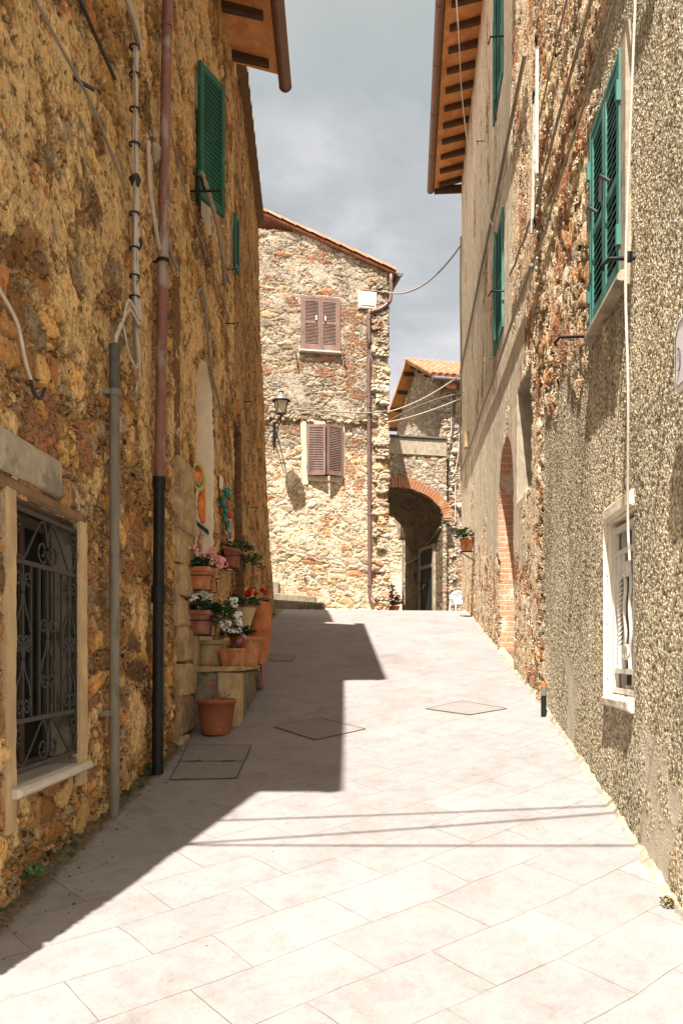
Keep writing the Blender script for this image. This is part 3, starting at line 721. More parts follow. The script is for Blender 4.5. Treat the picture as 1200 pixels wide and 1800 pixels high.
# ================================================================== NEAR LEFT HOUSE (barred window, conduit, cable bundle)
def near_left():
    root = thing('stone_house', 'near ochre rubble house on the left with a barred window and a grey conduit', 'house', (-2.2, 4.6, .4))
    u0, u1, z0, z1 = 4.21, 5.14, .96, 2.42
    holes = [dict(poly=rect(u0, u1, z0, z1), depth=.22, mat=1, back=2)]
    wall('wall', LW, 2.55, 6.92, -.2, 8.1, .019, ['ochre_rubble', 'stain_shade_cement', 'dark_inside'], root, holes, depth=4.5)  # window reveal gets dark cement: its shade is put into the colour
    roof(root, LW, 2.40, 6.95, .42, 7.95, -4.6, .32)
    for i in range(6): rafter(root, LW, 2.75+i*.8, .42, 7.95, -.1, .32)
    gutter(root, LW, 2.40, 6.95, .50, 7.96)
    # window: surround, lintel, marble sill, casement, grille
    w = MB(); frame_ring(w, LW, (u0+.02, u1-.02, z0+.02, z1-.02), .06, -.2, -.15); w.pbox(LW, (u0+u1)/2-.035, (u0+u1)/2+.035, -.2, -.145, z0+.08, z1-.08)
    win = w.build('window', 'door_wood', root)
    w = MB(); w.pbox(LW, u1, u1+.135, -.03, .020, z0-.12, z1+.03); roughen(w.build('jamb', 'tan_render', win), 5, .018, .12)
    w = MB(); w.pbox(LW, u0-.115, u0, -.03, .016, z0-.2, z1+.05); roughen(w.build('jamb', 'tan_render', win), 5, .018, .12)
    l = MB(); l.rough_block(LW, 3.2, 4.80, -.06, .038, 2.50, 2.70, .015); roughen(l.build('lintel', 'cement', win), 4, .02, .12)
    l = MB(); l.rough_block(LW, 4.05, 5.26, -.1, .022, 2.42, 2.495, .006); l.rough_block(LW, 4.81, 5.2, -.1, .012, 2.498, 2.62, .01); l.build('wooden_lintel', 'wood_old', win)
    sl_ = MB(); sl_.rough_block(LW, u0-.06, u1+.13, -.2, .065, z0-.035, z0+.012, .003); sl_.build('sill', 'marble', win)
    q = MB(); q.pbox(LW, u0+.03, u1-.03, -.185, -.178, z0+.03, z1-.03); q.build('pane', 'window_glass', win)
    # grille
    gr = MB(); n = -.008; A, B = u0+.012, u1-.012
    t0, t1, b1, b0 = 2.365, 2.10, 1.29, 1.045
    def flat(p, q_, r=.010): gr.tube([LW.P(p[0], n, p[1]), LW.P(q_[0], n, q_[1])], r, 6)
    for z in (t0, t1, b1, b0): gr.pbox(LW, A, B, n-.008, n+.008, z-.012, z+.012)
    for u in (A, B): gr.pbox(LW, u-.010, u+.010, n-.011, n+.011, b0-.012, t0+.012)
    bars = [A+(B-A)*f for f in (.125, .25, .375, .5, .625, .75, .875)]
    for u in bars: gr.pbox(LW, u-.0065, u+.0065, n-.0065, n+.0065, b1+.013, t1-.013)
    def spiral(cu, cz, r, a0, turns, k=20, sg=1):
        return [(cu+(r*(1-.72*i/k))*math.cos(a0+sg*2*math.pi*turns*i/k), cz+(r*(1-.72*i/k))*math.sin(a0+sg*2*math.pi*turns*i/k)) for i in range(k+1)]
    def curve(p, r=.0065): gr.tube([LW.P(a, n+.004, z) for a, z in p], r, 5)
    def lyre(uc, w, za, zb):
        """mirrored pair of S scrolls around a bar, zb bottom, za top"""
        for s in (-1, 1):
            r = w*.40; top = spiral(uc+s*(w-r), za-r, r, math.pi if s > 0 else 0, 1.2, 18, -s)
            bot = spiral(uc+s*r*1.05, zb+r*1.1, r*1.05, 0 if s > 0 else math.pi, 1.2, 18, -s)
            mids = [top[0], (uc+s*.012, za-2.6*r), (uc+s*.03, (za+zb)/2+.02), (uc+s*w*.8, zb+r*3.2), bot[0]]
            mm = smoothpts([(a, z, 0) for a, z in mids], 5)
            curve(top[::-1]+[(p.x, p.y) for p in mm]+bot)
    sp = (B-A)/8
    lyre(bars[0], sp*.95, t1-.05, t1-.45); lyre(bars[6], sp*.95, t1-.05, t1-.45)
    lyre(bars[3], sp*.95, t1-.28, t1-.66)
    lyre(bars[0], sp*.95, b1+.42, b1+.03); lyre(bars[6], sp*.95, b1+.42, b1+.03)
    for zt, zb in ((t0, t1), (b1, b0)):
        H = zt-zb; um = (A+B)/2
        for s in (-1, 1):
            r = H*.27
            sp1 = spiral(um+s*r*1.1, zb+r*1.15, r, math.pi if s > 0 else 0, 1.3, 20, s)
            ar = [(um+s*.012, zb+H*.62), (um+s*.05, zt-.028), (um+s*.10, zt-.03), (um+s*.17, zt-.09)]
            sp2 = spiral(um+s*((B-A)/2-.055), zt-.07, .042, -math.pi/2, 1.1, 16, s)
            lo = [(um+s*.30, zb+.045), (um+s*.345, zb+.02), (um+s*((B-A)/2-.04), zb+.035), (um+s*((B-A)/2-.018), zb+.10)]
            mm = smoothpts([(a, z, 0) for a, z in [sp1[0]]+ar+lo+[sp2[0]]], 6)
            curve(sp1[::-1]+[(p.x, p.y) for p in mm]+sp2)
    gr.build('grille', 'iron_grey', win)
    # grey conduit with dark top half
    u = LW.hit(199, 1000, .07)[0]; gz0 = float(gz(LW.P(u, .07, 0).x, LW.P(u, .07, 0).y))
    c = MB(); c.tube([LW.P(u, .078, gz0-.02), LW.P(u, .078, 3.38)], .033, 14)
    c.mi = 1; c.tube([LW.P(u, .078, 3.36), LW.P(u, .078, 3.68)], .036, 14)
    c.mi = 0
    for z in (3.36, 1.24): c.tube([LW.P(u, .078, z-.022), LW.P(u, .078, z+.022)], .040, 14); c.pbox(LW, u-.055, u+.055, .0, .06, z-.018, z+.018)
    c.build('conduit', ['conduit_grey', 'conduit_dark'], root)
    # bundle of pale cables: along the wall high up, down beside the drainpipe, looping into the conduit
    ub = LW.hit(232, 300, .06)[0]
    for k in range(9):
        a = random.uniform(-.028, .028); nn = .075+random.uniform(-.016, .02); w = lambda: random.uniform(-.007, .007)
        e = 3.95+random.uniform(-.25, .15)
        pts = [LW.P(5.0, .07+a*.3, 6.24+a), LW.P(5.55, .07, 6.20+a), LW.P(6.0, nn, 6.17+a), LW.P(6.25, nn, 6.10+a*.6), LW.P(ub+a, nn, 5.95)]
        pts += [LW.P(ub+a+w(), nn+w(), 5.6-i*.28) for i in range(5)]
        if k < 6: pts += [LW.P(ub+a, nn, e+.2), LW.P(ub-.03+a, nn+.03, e-.05), LW.P(ub-.22, .10, e-.02+a), LW.P(u+.10+a, .10, 3.86+a), LW.P(u+a*.5, .09, 3.72), LW.P(u+a*.5, .08, 3.6)]
        else: pts += [LW.P(ub+a, nn, e+.2), LW.P(ub+a+.02, nn+.02, e-.15), LW.P(ub+a, nn, e-.33)]
        wallcable(root, pts, random.uniform(.0065, .0105), ['cable_pale', 'cable_pale', 'cable_grey'][k % 3])
    for z in (6.0, 5.8, 5.55, 5.3, 5.05, 4.8, 4.55, 4.35, 4.2): t = MB(); t.lathe(LW.P(ub, .078, z), [(.030, -.006), (.041, -.006), (.041, .006), (.030, .006)], 10); t.build('cable_tie', 'cable_black', root)
    for q_ in ((ub, .085, 5.04), (ub+.05, .085, 4.62)): t = MB(); t.ball(LW.P(*q_), .045, 8, (.9, .9, 1.3)); t.build('cable_joint', 'cable_black', root)
    wallcable(root, [LW.P(4.6, .05, 5.50), LW.P(5.2, .055, 5.49), LW.P(5.75, .05, 5.51)], .012, 'cable_black')
    wallcable(root, [LW.P(3.7, .05, 4.95), LW.P(4.6, .06, 4.97), LW.P(5.3, .05, 5.02), LW.P(6.0, .05, 4.9)], .010, 'cable_grey')
    wallcable(root, [LW.P(3.9, .06, 3.30), LW.P(4.08, .07, 3.22), LW.P(4.16, .08, 3.06), LW.P(4.24, .08, 2.98)], .010, 'cable_pale')
    wallcable(root, [LW.P(4.22, .08, 3.0), LW.P(4.27, .08, 2.94), LW.P(4.34, .085, 2.93), LW.P(4.40, .085, 3.0)], .010, 'cable_black')
    mb = MB(); mb.tube([LW.P(5.05, 0, 5.05), LW.P(5.1, .12, 5.0)], .012, 6); mb.build('peg', 'iron_grey', root)
near_left()

# ================================================================== SECOND LEFT HOUSE (drainpipe, green shutter, arched doorway)
LB = Plane(-1.73, 0, .0267, 1, 1, -.0267)
def second_left():
    root = thing('stone_house', 'second rubble house on the left with a green louvred shutter and an arched doorway', 'house', (-2.0, 9.2, .9))
    ah = dict(poly=arch(8.76, 9.80, 1.45, 4.28, .52), depth=.75, mat=1, back=1)
    wh = dict(poly=rect(8.74, 9.62, 6.3, 7.66), depth=.2, mat=1, back=2)
    w2 = dict(poly=rect(10.95, 11.2, 6.62, 7.3), depth=.15, mat=1, back=2)
    wall('wall', LB, 6.90, 11.32, .3, 9.7, .024, ['ochre_rubble_far', 'pale_render', 'dark_inside', 'brick_dark'], root, [ah, wh, w2], depth=4.5)
    se = .26; z0 = 9.35; n0 = .58
    a, b = LB.P(6.16, .15, 0), LB.P(11.36, 0, 0); RB = Plane(a.x, a.y, b.x-a.x, b.y-a.y, 1, 0)
    roof(root, RB, 0, 5.20, n0, z0, -4.6, se)
    for u in (4.98, 4.14, 3.29, 2.44, 1.59, .75): rafter(root, RB, u, n0, z0, -.12, se)
    gutter(root, RB, 0, 5.46, n0+.085, z0-.0)
    # rusty copper drainpipe with a black iron foot
    def pp(x, y, n=.09): u, z = LB.hit(x, y, n); return LB.P(u, n, z)
    a, b, c = pp(295, -60), pp(280, 850), pp(277, 1340)
    top_ = Vector((a.x, a.y, 9.2)); c.z = float(gz(c.x, c.y))-.01
    d = MB(); d.tube([top_, a, a.lerp(b, .35), a.lerp(b, .7), b], .043, 16)
    for f in (.12, .47): q = a.lerp(b, f); d.tube([q-Vector((0, 0, .012)), q+Vector((0, 0, .012))], .050, 14)
    dp = d.build('drainpipe', 'pipe_copper', root)
    d = MB(); d.tube([b, b.lerp(c, .5), c], .046, 16)
    for f, r, h in ((.0, .054, .05), (.38, .060, .07), (.79, .053, .03)): q = b.lerp(c, f); d.tube([q-Vector((0, 0, h)), q+Vector((0, 0, h))], r, 16)
    d.build('iron_foot', 'iron_black', dp)
    d = MB(); q = a.lerp(b, .58); d.lathe(q, [(.044, -.014), (.054, -.014), (.054, .014), (.044, .014)], 14); d.tube([q, q+Vector((-.11, .02, 0))], .010, 6); d.build('clamp', 'iron_black', dp)
    # quoin stones beside the doorway and a strip of brick
    z = .55
    q = MB()
    while z < 3.35:
        h = random.uniform(.26, .36); q.rough_block(LB, 7.75+random.uniform(-.05, .08), 8.42+random.uniform(-.03, .05), -.1, .05+random.uniform(0, .03), z, z+h-.012, .02); z += h
    qo = q.build('quoin', 'worn_stone', root); roughen(qo)
    q = MB(); z = 3.4
    q.rough_block(LB, 7.72, 7.98, -.1, .012, 3.4, 5.35, .01)
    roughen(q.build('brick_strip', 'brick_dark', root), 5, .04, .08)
    # open shutter leaf and the far one behind it
    p = LB.P(8.69, .05, 6.29); tip = Vector((-1.27, 9.08, 0)); dd = Vector((tip.x-p.x, tip.y-p.y, 0))
    leaf_shutter(root, 'shutter_green', p, dd, .46, 6.29, 7.68, Vector((dd.y, -dd.x, 0)), 28, None, .04, .062, tilt=-.5)
    casement(root, LB, 8.78, 9.58, 6.34, 7.62, -.1)
    br = MB(); br.tube([LB.P(8.55, -.02, 6.27), LB.P(8.55, .30, 6.27)], .012, 6); br.tube([LB.P(8.55, .02, 6.45), LB.P(8.55, .10, 6.40), LB.P(8.62, .12, 6.3)], .014, 6); br.build('bracket', 'iron_black', root)
    p = LB.P(11.0, .06, 6.62); leaf_shutter(root, 'shutter_green', p, LB.P(11.30, .085, 6.62)-p, .22, 6.62, 7.32, Vector((1, -.4, 0)), 16, None, .035, .04)
    # doorway: stone step and green handrail on the pale reveal
    hr = MB(); a = LB.P(9.755, -.22, 3.16); b = LB.P(9.755, -.06, 3.03); hr.tube([a+(a-b)*1.2, a, b], .022, 8); hr.tube([b, LB.P(9.81, -.06, 3.01)], .012, 6)
    hr.build('handrail', 'handrail_green', root)
    st = MB(); st.pbox(LB, 8.76, 9.8, -.6, .02, 1.4, 1.62); st.build('doorstep', 'worn_stone', root)
    jb = MB(); jb.rough_block(LB, 8.46, 8.60, -.05, .07, 1.0, 1.95, .02); jb.build('door_jamb', 'tan_render', root)
    # conduits and cable ends on the wall
    wallcable(root, [LB.P(6.98, .06, 5.35), LB.P(7.25, .07, 5.1), LB.P(7.6, .07, 5.05)], .018, 'cable_grey')
    wallcable(root, [LB.P(6.6, .06, 5.6), LB.P(6.65, .065, 5.25), LB.P(6.85, .07, 4.98), LB.P(7.0, .07, 4.9)], .016, 'cable_pale')
    wallcable(root, [LB.P(8.55, .04, 5.2), LB.P(8.62, .08, 5.32), LB.P(8.85, .08, 5.3), LB.P(9.1, .06, 5.05), LB.P(9.4, .05, 4.75), LB.P(9.75, .05, 4.6), LB.P(10.05, .05, 4.45)], .016, 'cable_grey')
    wallcable(root, [LB.P(7.1, .06, 6.2), LB.P(7.5, .06, 6.1), LB.P(8.3, .06, 5.9), LB.P(9.5, .05, 5.9), LB.P(10.6, .05, 5.8)], .009, 'cable_grey')
    hook(root, LB, 10.75, 6.48, .12); hook(root, LB, 10.55, 5.72, .16); hook(root, LB, 9.6, 9.0, .14)
    # mortar lump where the cables leave the drainpipe
    ml = MB()
    for k in range(9): ml.ball(LB.P(6.97+random.uniform(-.1, .3), .03, 5.9-random.uniform(0, .8)), random.uniform(.04, .09), 7, (.6, 1, 1.2))
    ml.build('mortar_lump', 'cement', root)
second_left()

# ================================================================== THIRD LEFT HOUSE (far end of the left side)
def third_left():
    root = thing('stone_house', 'far brown rubble house closing the left side, with a bricked doorway recess', 'house', (-1.9, 14, 2))
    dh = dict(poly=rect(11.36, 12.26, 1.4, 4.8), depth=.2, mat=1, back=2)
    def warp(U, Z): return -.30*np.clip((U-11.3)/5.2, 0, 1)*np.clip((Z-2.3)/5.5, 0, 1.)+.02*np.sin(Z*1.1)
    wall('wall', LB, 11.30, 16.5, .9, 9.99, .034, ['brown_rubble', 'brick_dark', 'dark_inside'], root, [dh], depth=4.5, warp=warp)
    mb = MB()
    def n_at(u): return -.30*min(1, (u-11.3)/5.2)
    k = 14
    for i in range(k):
        a, b = 11.4+(16.48-11.4)*i/k, 11.4+(16.48-11.4)*(i+1)/k
        pa = [LB.P(a, n_at(a)-.1, 9.93), LB.P(b, n_at(b)-.1, 9.93), LB.P(b, n_at(b)+.11, 9.90), LB.P(a, n_at(a)+.14-.03*i/k, 9.90)]
        mb.hexa(pa+[p+Vector((0, 0, .06)) for p in pa])
    mb.build('eave', 'wood_old', root)
    a, b = LB.P(11.40, .03, 0), LB.P(16.55, -.26, 0); RC = Plane(a.x, a.y, b.x-a.x, b.y-a.y, 1, 0)
    roof(root, RC, 0, 5.16, 0, 9.975, -4.4, .3)
    dr = MB(); dr.pbox(LB, 11.40, 12.24, -.19, -.15, 1.4, 4.75)
    for i in range(6): dr.pbox(LB, 11.42+i*.137, 11.55+i*.137, -.15, -.14, 1.45, 4.7)
    dr.build('door', 'door_wood', root)
    hook(root, LB, 13.2, 3.9, .06); hook(root, LB, 12.4, 5.3, .1)
third_left()

# ================================================================== RIGHT HOUSES
def near_right():
    root = thing('rendered_house', 'near right house in speckled rough cast with teal shutters and a white framed window', 'house', (2.2, 4, .3))
    a0 = RN.hit(1101, 300)[0]; a1 = RN.hit(1046.6, 300)[0]; z0, z1 = 3.86, 5.20
    up = dict(poly=rect(a0, a1, z0, z1), depth=.12, mat=1, back=2)
    l0, l1, w0, w1 = 4.85, 5.52, 1.37, 2.47
    lo = dict(poly=rect(l0, l1, w0, w1), depth=.135, mat=1, back=2)
    wall('wall', RN, 2.2, 8.64, -.1, 9.6, .0165, ['rough_cast', 'white_render', 'dark_inside'], root, [up, lo], depth=4.5)
    roof(root, RN, 2.1, 8.6, .06, 9.62, -4.6, .3)
    # upper window
    f = MB(); frame_ring(f, RN, (a0-.0, a1+.0, z0, z1), .035, -.05, .045); win = f.build('window', 'shutter_teal', root)
    s = MB(); s.rough_block(RN, a0-.10, a1+.06, -.05, .075, z0-.07, z0-.004, .006); s.build('sill', 'cement', win)
    p = MB(); p.pbox(RN, a0-.12, a0-.002, -.02, .036, z0-.1, z1+.08); p.build('plaster_band', 'cement', win)
    um = (a0+a1)/2; N = RN.P(0, 1, 0)-RN.P(0, 0, 0); D = RN.P(1, 0, 0)-RN.P(0, 0, 0)
    leaf_shutter(win, 'shutter_teal', RN.P(a0+.036, .022, z0+.04), D, um-a0-.04, z0+.038, z1-.038, N, 25, .47, .036, .05, tilt=1.05)
    leaf_shutter(win, 'shutter_teal', RN.P(a1-.036, .022, z0+.04), -D, a1-um-.04, z0+.038, z1-.038, N, 25, .47, .036, .05, tilt=1.05)
    for u in (um-.17, um+.2):
        h = MB(); h.tube([RN.P(u, .04, 4.56), RN.P(u, .10, 4.60)], .010, 6); h.tube([RN.P(u, .09, 4.61), RN.P(u+.05, .085, 4.46)], .014, 6); h.build('latch', 'conduit_dark', win)
    for (u, z) in ((a0+.005, 4.95), (a0+.005, 4.1), (a1-.005, 4.95), (a1-.005, 4.1)): h = MB(); h.pbox(RN, u-.018, u+.018, .03, .062, z-.06, z+.06); h.build('hinge', 'shutter_teal', win)
    # lower window: white render surround, casement, grille with twisted bars
    w = MB()
    w.rough_block(RN, l1+.002, l1+.04, -.05, .024, w0-.07, w1+.10, .006)
    w.rough_block(RN, l0, l1, -.05, .030, w1+.002, w1+.10, .005); w.rough_block(RN, l0, l1+.03, -.18, .034, w0-.07, w0+.004, .008)
    win2 = w.build('window', 'white_render', root); roughen(win2, 3, .012, .1)
    c = MB(); frame_ring(c, RN, (l0+.004, l1-.004, w0+.01, w1-.01), .055, -.125, -.075); c.pbox(RN, (l0+l1)/2-.03, (l0+l1)/2+.03, -.12, -.073, w0+.06, w1-.06); c.build('frame', 'white_paint', win2)
    q = MB(); q.pbox(RN, l0+.02, l1-.02, -.110, -.104, w0+.02, w1-.02); q.build('pane', 'window_glass', win2)
    cu = MB(); k = 40; vs = []
    for i in range(k+1):
        u = l0+.03+(l1-l0-.06)*i/k
        for z in (w0+.02, w1-.02): vs.append(RN.P(u, -.122+.005*math.sin(i*1.1), z))
    cu.add(vs, [(2*i, 2*i+2, 2*i+3, 2*i+1) for i in range(k)]); cu.build('curtain', 'curtain', win2)
    gr = MB(); n = -.042; A, B = l0+.01, l1-.01
    for z in (w0+.03, w0+.155, w1-.21, w1-.06): gr.pbox(RN, A, B, n-.014, n+.014, z-.016, z+.016)
    for u in (A+.018, B-.018): gr.pbox(RN, u-.018, u+.018, n-.017, n+.017, w0+.02, w1-.03)
    za, zb = w0+.171, w1-.226
    for j, f in enumerate((.2, .4, .6, .8)):
        u = A+(B-A)*f
        if j in (1, 2):     # flat waved bar
            pts = [RN.P(u+.018*math.sin(i*.5), n, za+(zb-za)*i/30) for i in range(31)]; gr.tube(pts, .012, 6)
            continue
        H = zb-za; vs = []; fs = []; K = 60
        for i in range(K+1):
            t = i/K; ang = (max(0, min(1, (t-.2)/.6)))*math.pi*7
            for s in range(4):
                a = ang+math.pi/2*s+math.pi/4; vs.append(RN.P(u+.019*math.cos(a), n+.019*math.sin(a), za+H*t))
        for i in range(K):
            for s in range(4): fs.append((i*4+s, i*4+(s+1) % 4, (i+1)*4+(s+1) % 4, (i+1)*4+s))
        gr.add(vs, fs)
    for zz in (za+.10, zb-.10):
        for s in (-1, 1): gr.tube([RN.P((A+B)/2+s*.03+.03*math.cos(q*.5), n+.01, zz+.04*math.sin(q*.5)) for q in range(13)], .010, 6)
    gr.build('grille', 'white_paint', win2)
    # iron stays for shutters
    for (x, y, L) in ((1046, 590, .24), (1117, 453, .15)):
        u, z = RN.hit(x, y); b = MB(); b.tube([RN.P(u, -.02, z), RN.P(u, L, z)], .012, 6); b.pbox(RN, u-.012, u+.012, .02, .05, z-.02, z+.035)
        b.tube([RN.P(u, L, z), RN.P(u+.02, L+.03, z-.03), RN.P(u+.05, L+.02, z-.04)], .010, 6); b.build('shutter_stay', 'iron_black', root)
    # conduits running along the wall
    for (z, r, uA, uB, m_) in ((5.50, .011, 4.2, 8.66, 'cable_grey'), (6.05, .014, 4.2, 8.66, 'cable_grey'), (6.75, .009, 5.0, 8.66, 'cable_grey')):
        wallcable(root, [RN.P(uA+(uB-uA)*i/6, .058, z+.02*math.sin(i*2.1)) for i in range(7)], r, m_, 'conduit', 3)
    # dark plastic pipe stub at the foot of the joint
    u, z = RN.hit(961, 1245, .04); zg = float(gz(RN.P(u, .05, 0).x, RN.P(u, .05, 0).y))
    p = MB(); p.tube([RN.P(u, .07, zg-.01), RN.P(u, .07, zg+.19)], .024, 10); p.mi = 1; p.tube([RN.P(u, .07, zg+.19), RN.P(u, .07, zg+.27)], .027, 10); p.mi = 2; p.tube([RN.P(u, .07, zg+.27), RN.P(u, .07, zg+.31)], .026, 10)
    p.build('pipe_stub', ['iron_black', 'conduit_grey', 'terracotta'], root)
    # washing line of white rope
    l = MB(); u1_, zt = RN.hit(1125, -40, .1); u2_, zm = RN.hit(1106, 470, .12); u3_, zb_ = RN.hit(1103, 905, .09)
    l.tube(smoothpts([RN.P(u1_, .12, zt), RN.P(u1_+.06, .13, (zt+zm)/2+.1), RN.P(u2_, .14, zm), RN.P(u2_-.01, .13, (zm+zb_)/2), RN.P(u3_, .09, zb_), RN.P(u3_-.02, .085, zb_-.25)], 8), .0075, 6)
    l.build('rope', 'rope', root)
near_right()
def far_right():
    root = thing('plastered_house', 'far right house in stained plaster with deep eaves and an arched brick doorway', 'house', (2.6, 14, 1.8))
    H = lambda x: RF.hit(x, 900)[0]
    s1 = dict(poly=rect(11.45, 12.62, 6.02, 7.62), depth=.12, mat=1, back=2)
    s2 = dict(poly=rect(11.5, 12.68, 9.45, 11.0), depth=.12, mat=1, back=2)
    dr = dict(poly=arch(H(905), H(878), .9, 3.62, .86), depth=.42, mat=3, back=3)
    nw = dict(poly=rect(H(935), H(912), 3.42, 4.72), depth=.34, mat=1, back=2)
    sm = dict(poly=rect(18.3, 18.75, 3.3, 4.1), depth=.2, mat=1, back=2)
    wall('wall', RF, 8.62, 20.25, .6, 13.0, .03, ['old_plaster', 'cement', 'dark_inside', 'brick_pale'], root, [s1, s2, dr, nw, sm], depth=5)  # grey cement on the opening reveals paints in their shade
    n0, z0, sl_ = .66, 12.7, .25
    roof(root, RF, 8.6, 20.35, n0, z0, -4.6, sl_)
    u = 20.1
    while u > 12: rafter(root, RF, u, n0, z0, -.05, sl_, .09, .11); u -= .56
    e = MB(); e.pbox(RF, 20.30, 20.36, -.3, n0, z0-.10, z0+.09); e.build('barge_board', 'wood_dark', root)
    gutter(root, RF, 8.6, 20.42, n0+.085, z0+.02)
    N = RF.P(0, 1, 0)-RF.P(0, 0, 0); D = RF.P(1, 0, 0)-RF.P(0, 0, 0)
    for (u0, u1, za, zb) in ((11.45, 12.62, 6.02, 7.62), (11.5, 12.68, 9.45, 11.0)):
        f = MB(); frame_ring(f, RF, (u0, u1, za, zb), .04, -.05, .05); win = f.build('window', 'shutter_teal', root)
        um = (u0+u1)/2
        leaf_shutter(win, 'shutter_teal', RF.P(u0+.04, .03, za+.04), D, um-u0-.045, za+.042, zb-.042, N, 34, .47, .036, .055)
        leaf_shutter(win, 'shutter_teal', RF.P(u1-.04, .03, za+.04), -D+N*.09, um-u0-.045, za+.042, zb-.042, N, 34, .47, .036, .055)
        b = MB(); b.tube([RF.P(u0-.06, -.02, za+.45), RF.P(u0-.06, .20, za+.45), RF.P(u0+.05, .22, za+.43)], .012, 6); b.build('shutter_stay', 'iron_black', win)
    f = MB(); frame_ring(f, RF, (H(935)+.01, H(912)-.01, 3.43, 4.7), .05, -.32, -.27); wd = f.build('window', 'wood_old', root)
    q = MB(); q.pbox(RF, H(935)+.03, H(912)-.03, -.31, -.303, 3.45, 4.68); q.build('pane', 'window_glass', wd)
    # long sloping mouldings / conduits
    for (z, r, ua, ub, m_) in ((8.02, .024, 9.1, 20.1, 'cable_grey'), (5.56, .018, 8.62, 19.6, 'cable_grey'), (6.03, .014, 8.62, 10.4, 'cable_grey')):
        wallcable(root, [RF.P(ua+(ub-ua)*i/8, .065, z+.018*math.sin(i*1.9)+(.26*(i/8) if z < 6 else .2*i/8)) for i in range(9)], r, m_, 'conduit', 3)
    # thin string looping from the eave to the wall
    pts = [RF.P(*(lambda h: (h[0], .5*(1-t)+.1, h[1]))(RF.hit(x, y, .5*(1-t)+.1))) for x, y, t in ((800, -30, 0), (806, 60, .1), (812, 170, .3), (826, 280, .6), (845, 350, .85), (866, 396, 1))]
    l = MB(); l.tube(smoothpts(pts, 6), .010, 6); l.build('string', 'rope', root)
    # white folding airer fixed on the wall
    a = MB(); ua, zt = RF.hit(947, 85, .1); ub, zb = RF.hit(941, 400, .1)
    a.tube([RF.P(ua-.02, .12, zt), RF.P(ua, .12, zb+.4)], .017, 8); a.tube([RF.P(ua+.13, .12, zt-.45), RF.P(ub+.1, .12, zb)], .015, 8); a.tube([RF.P(ua+.055, .12, zt-.4), RF.P(ub+.04, .12, zb+.1)], .013, 8)
    for i in range(8): z = zt-.5-i*.24; a.tube([RF.P(ua-.02, .12, z), RF.P(ua+.13, .12, z)], .009, 6)
    a.build('airer', 'white_paint', root)
    for (uu, zz) in ((ua-.02, zt+.07), (ua+.13, zt-.35), (ua+.05, zb-.02)): rg = MB(); rg.tube([RF.P(uu+.05*math.cos(q*.524), .13, zz+.06*math.sin(q*.524)) for q in range(13)], .008, 6); rg.build('ring', 'iron_black', root)
    hook(root, RF, RF.hit(855, 247)[0], RF.hit(855, 247)[1], .15); hook(root, RF, RF.hit(868, 630)[0], RF.hit(868, 630)[1], .14, 'conduit_grey')
    # junction box and cables by the far corner
    b = MB(); u, z = RF.hit(822, 772, .05); b.pbox(RF, u-.12, u+.12, 0, .12, z-.18, z+.14); b.build('junction_box', 'tan_render', root)
    wallcable(root, [RF.P(20.0, .05, 11.4), RF.P(20.05, .06, 10.2), RF.P(20.0, .05, 8.5), RF.P(20.05, .06, 7), RF.P(20.0, .05, 5.5)], .02, 'cable_grey')
far_right()

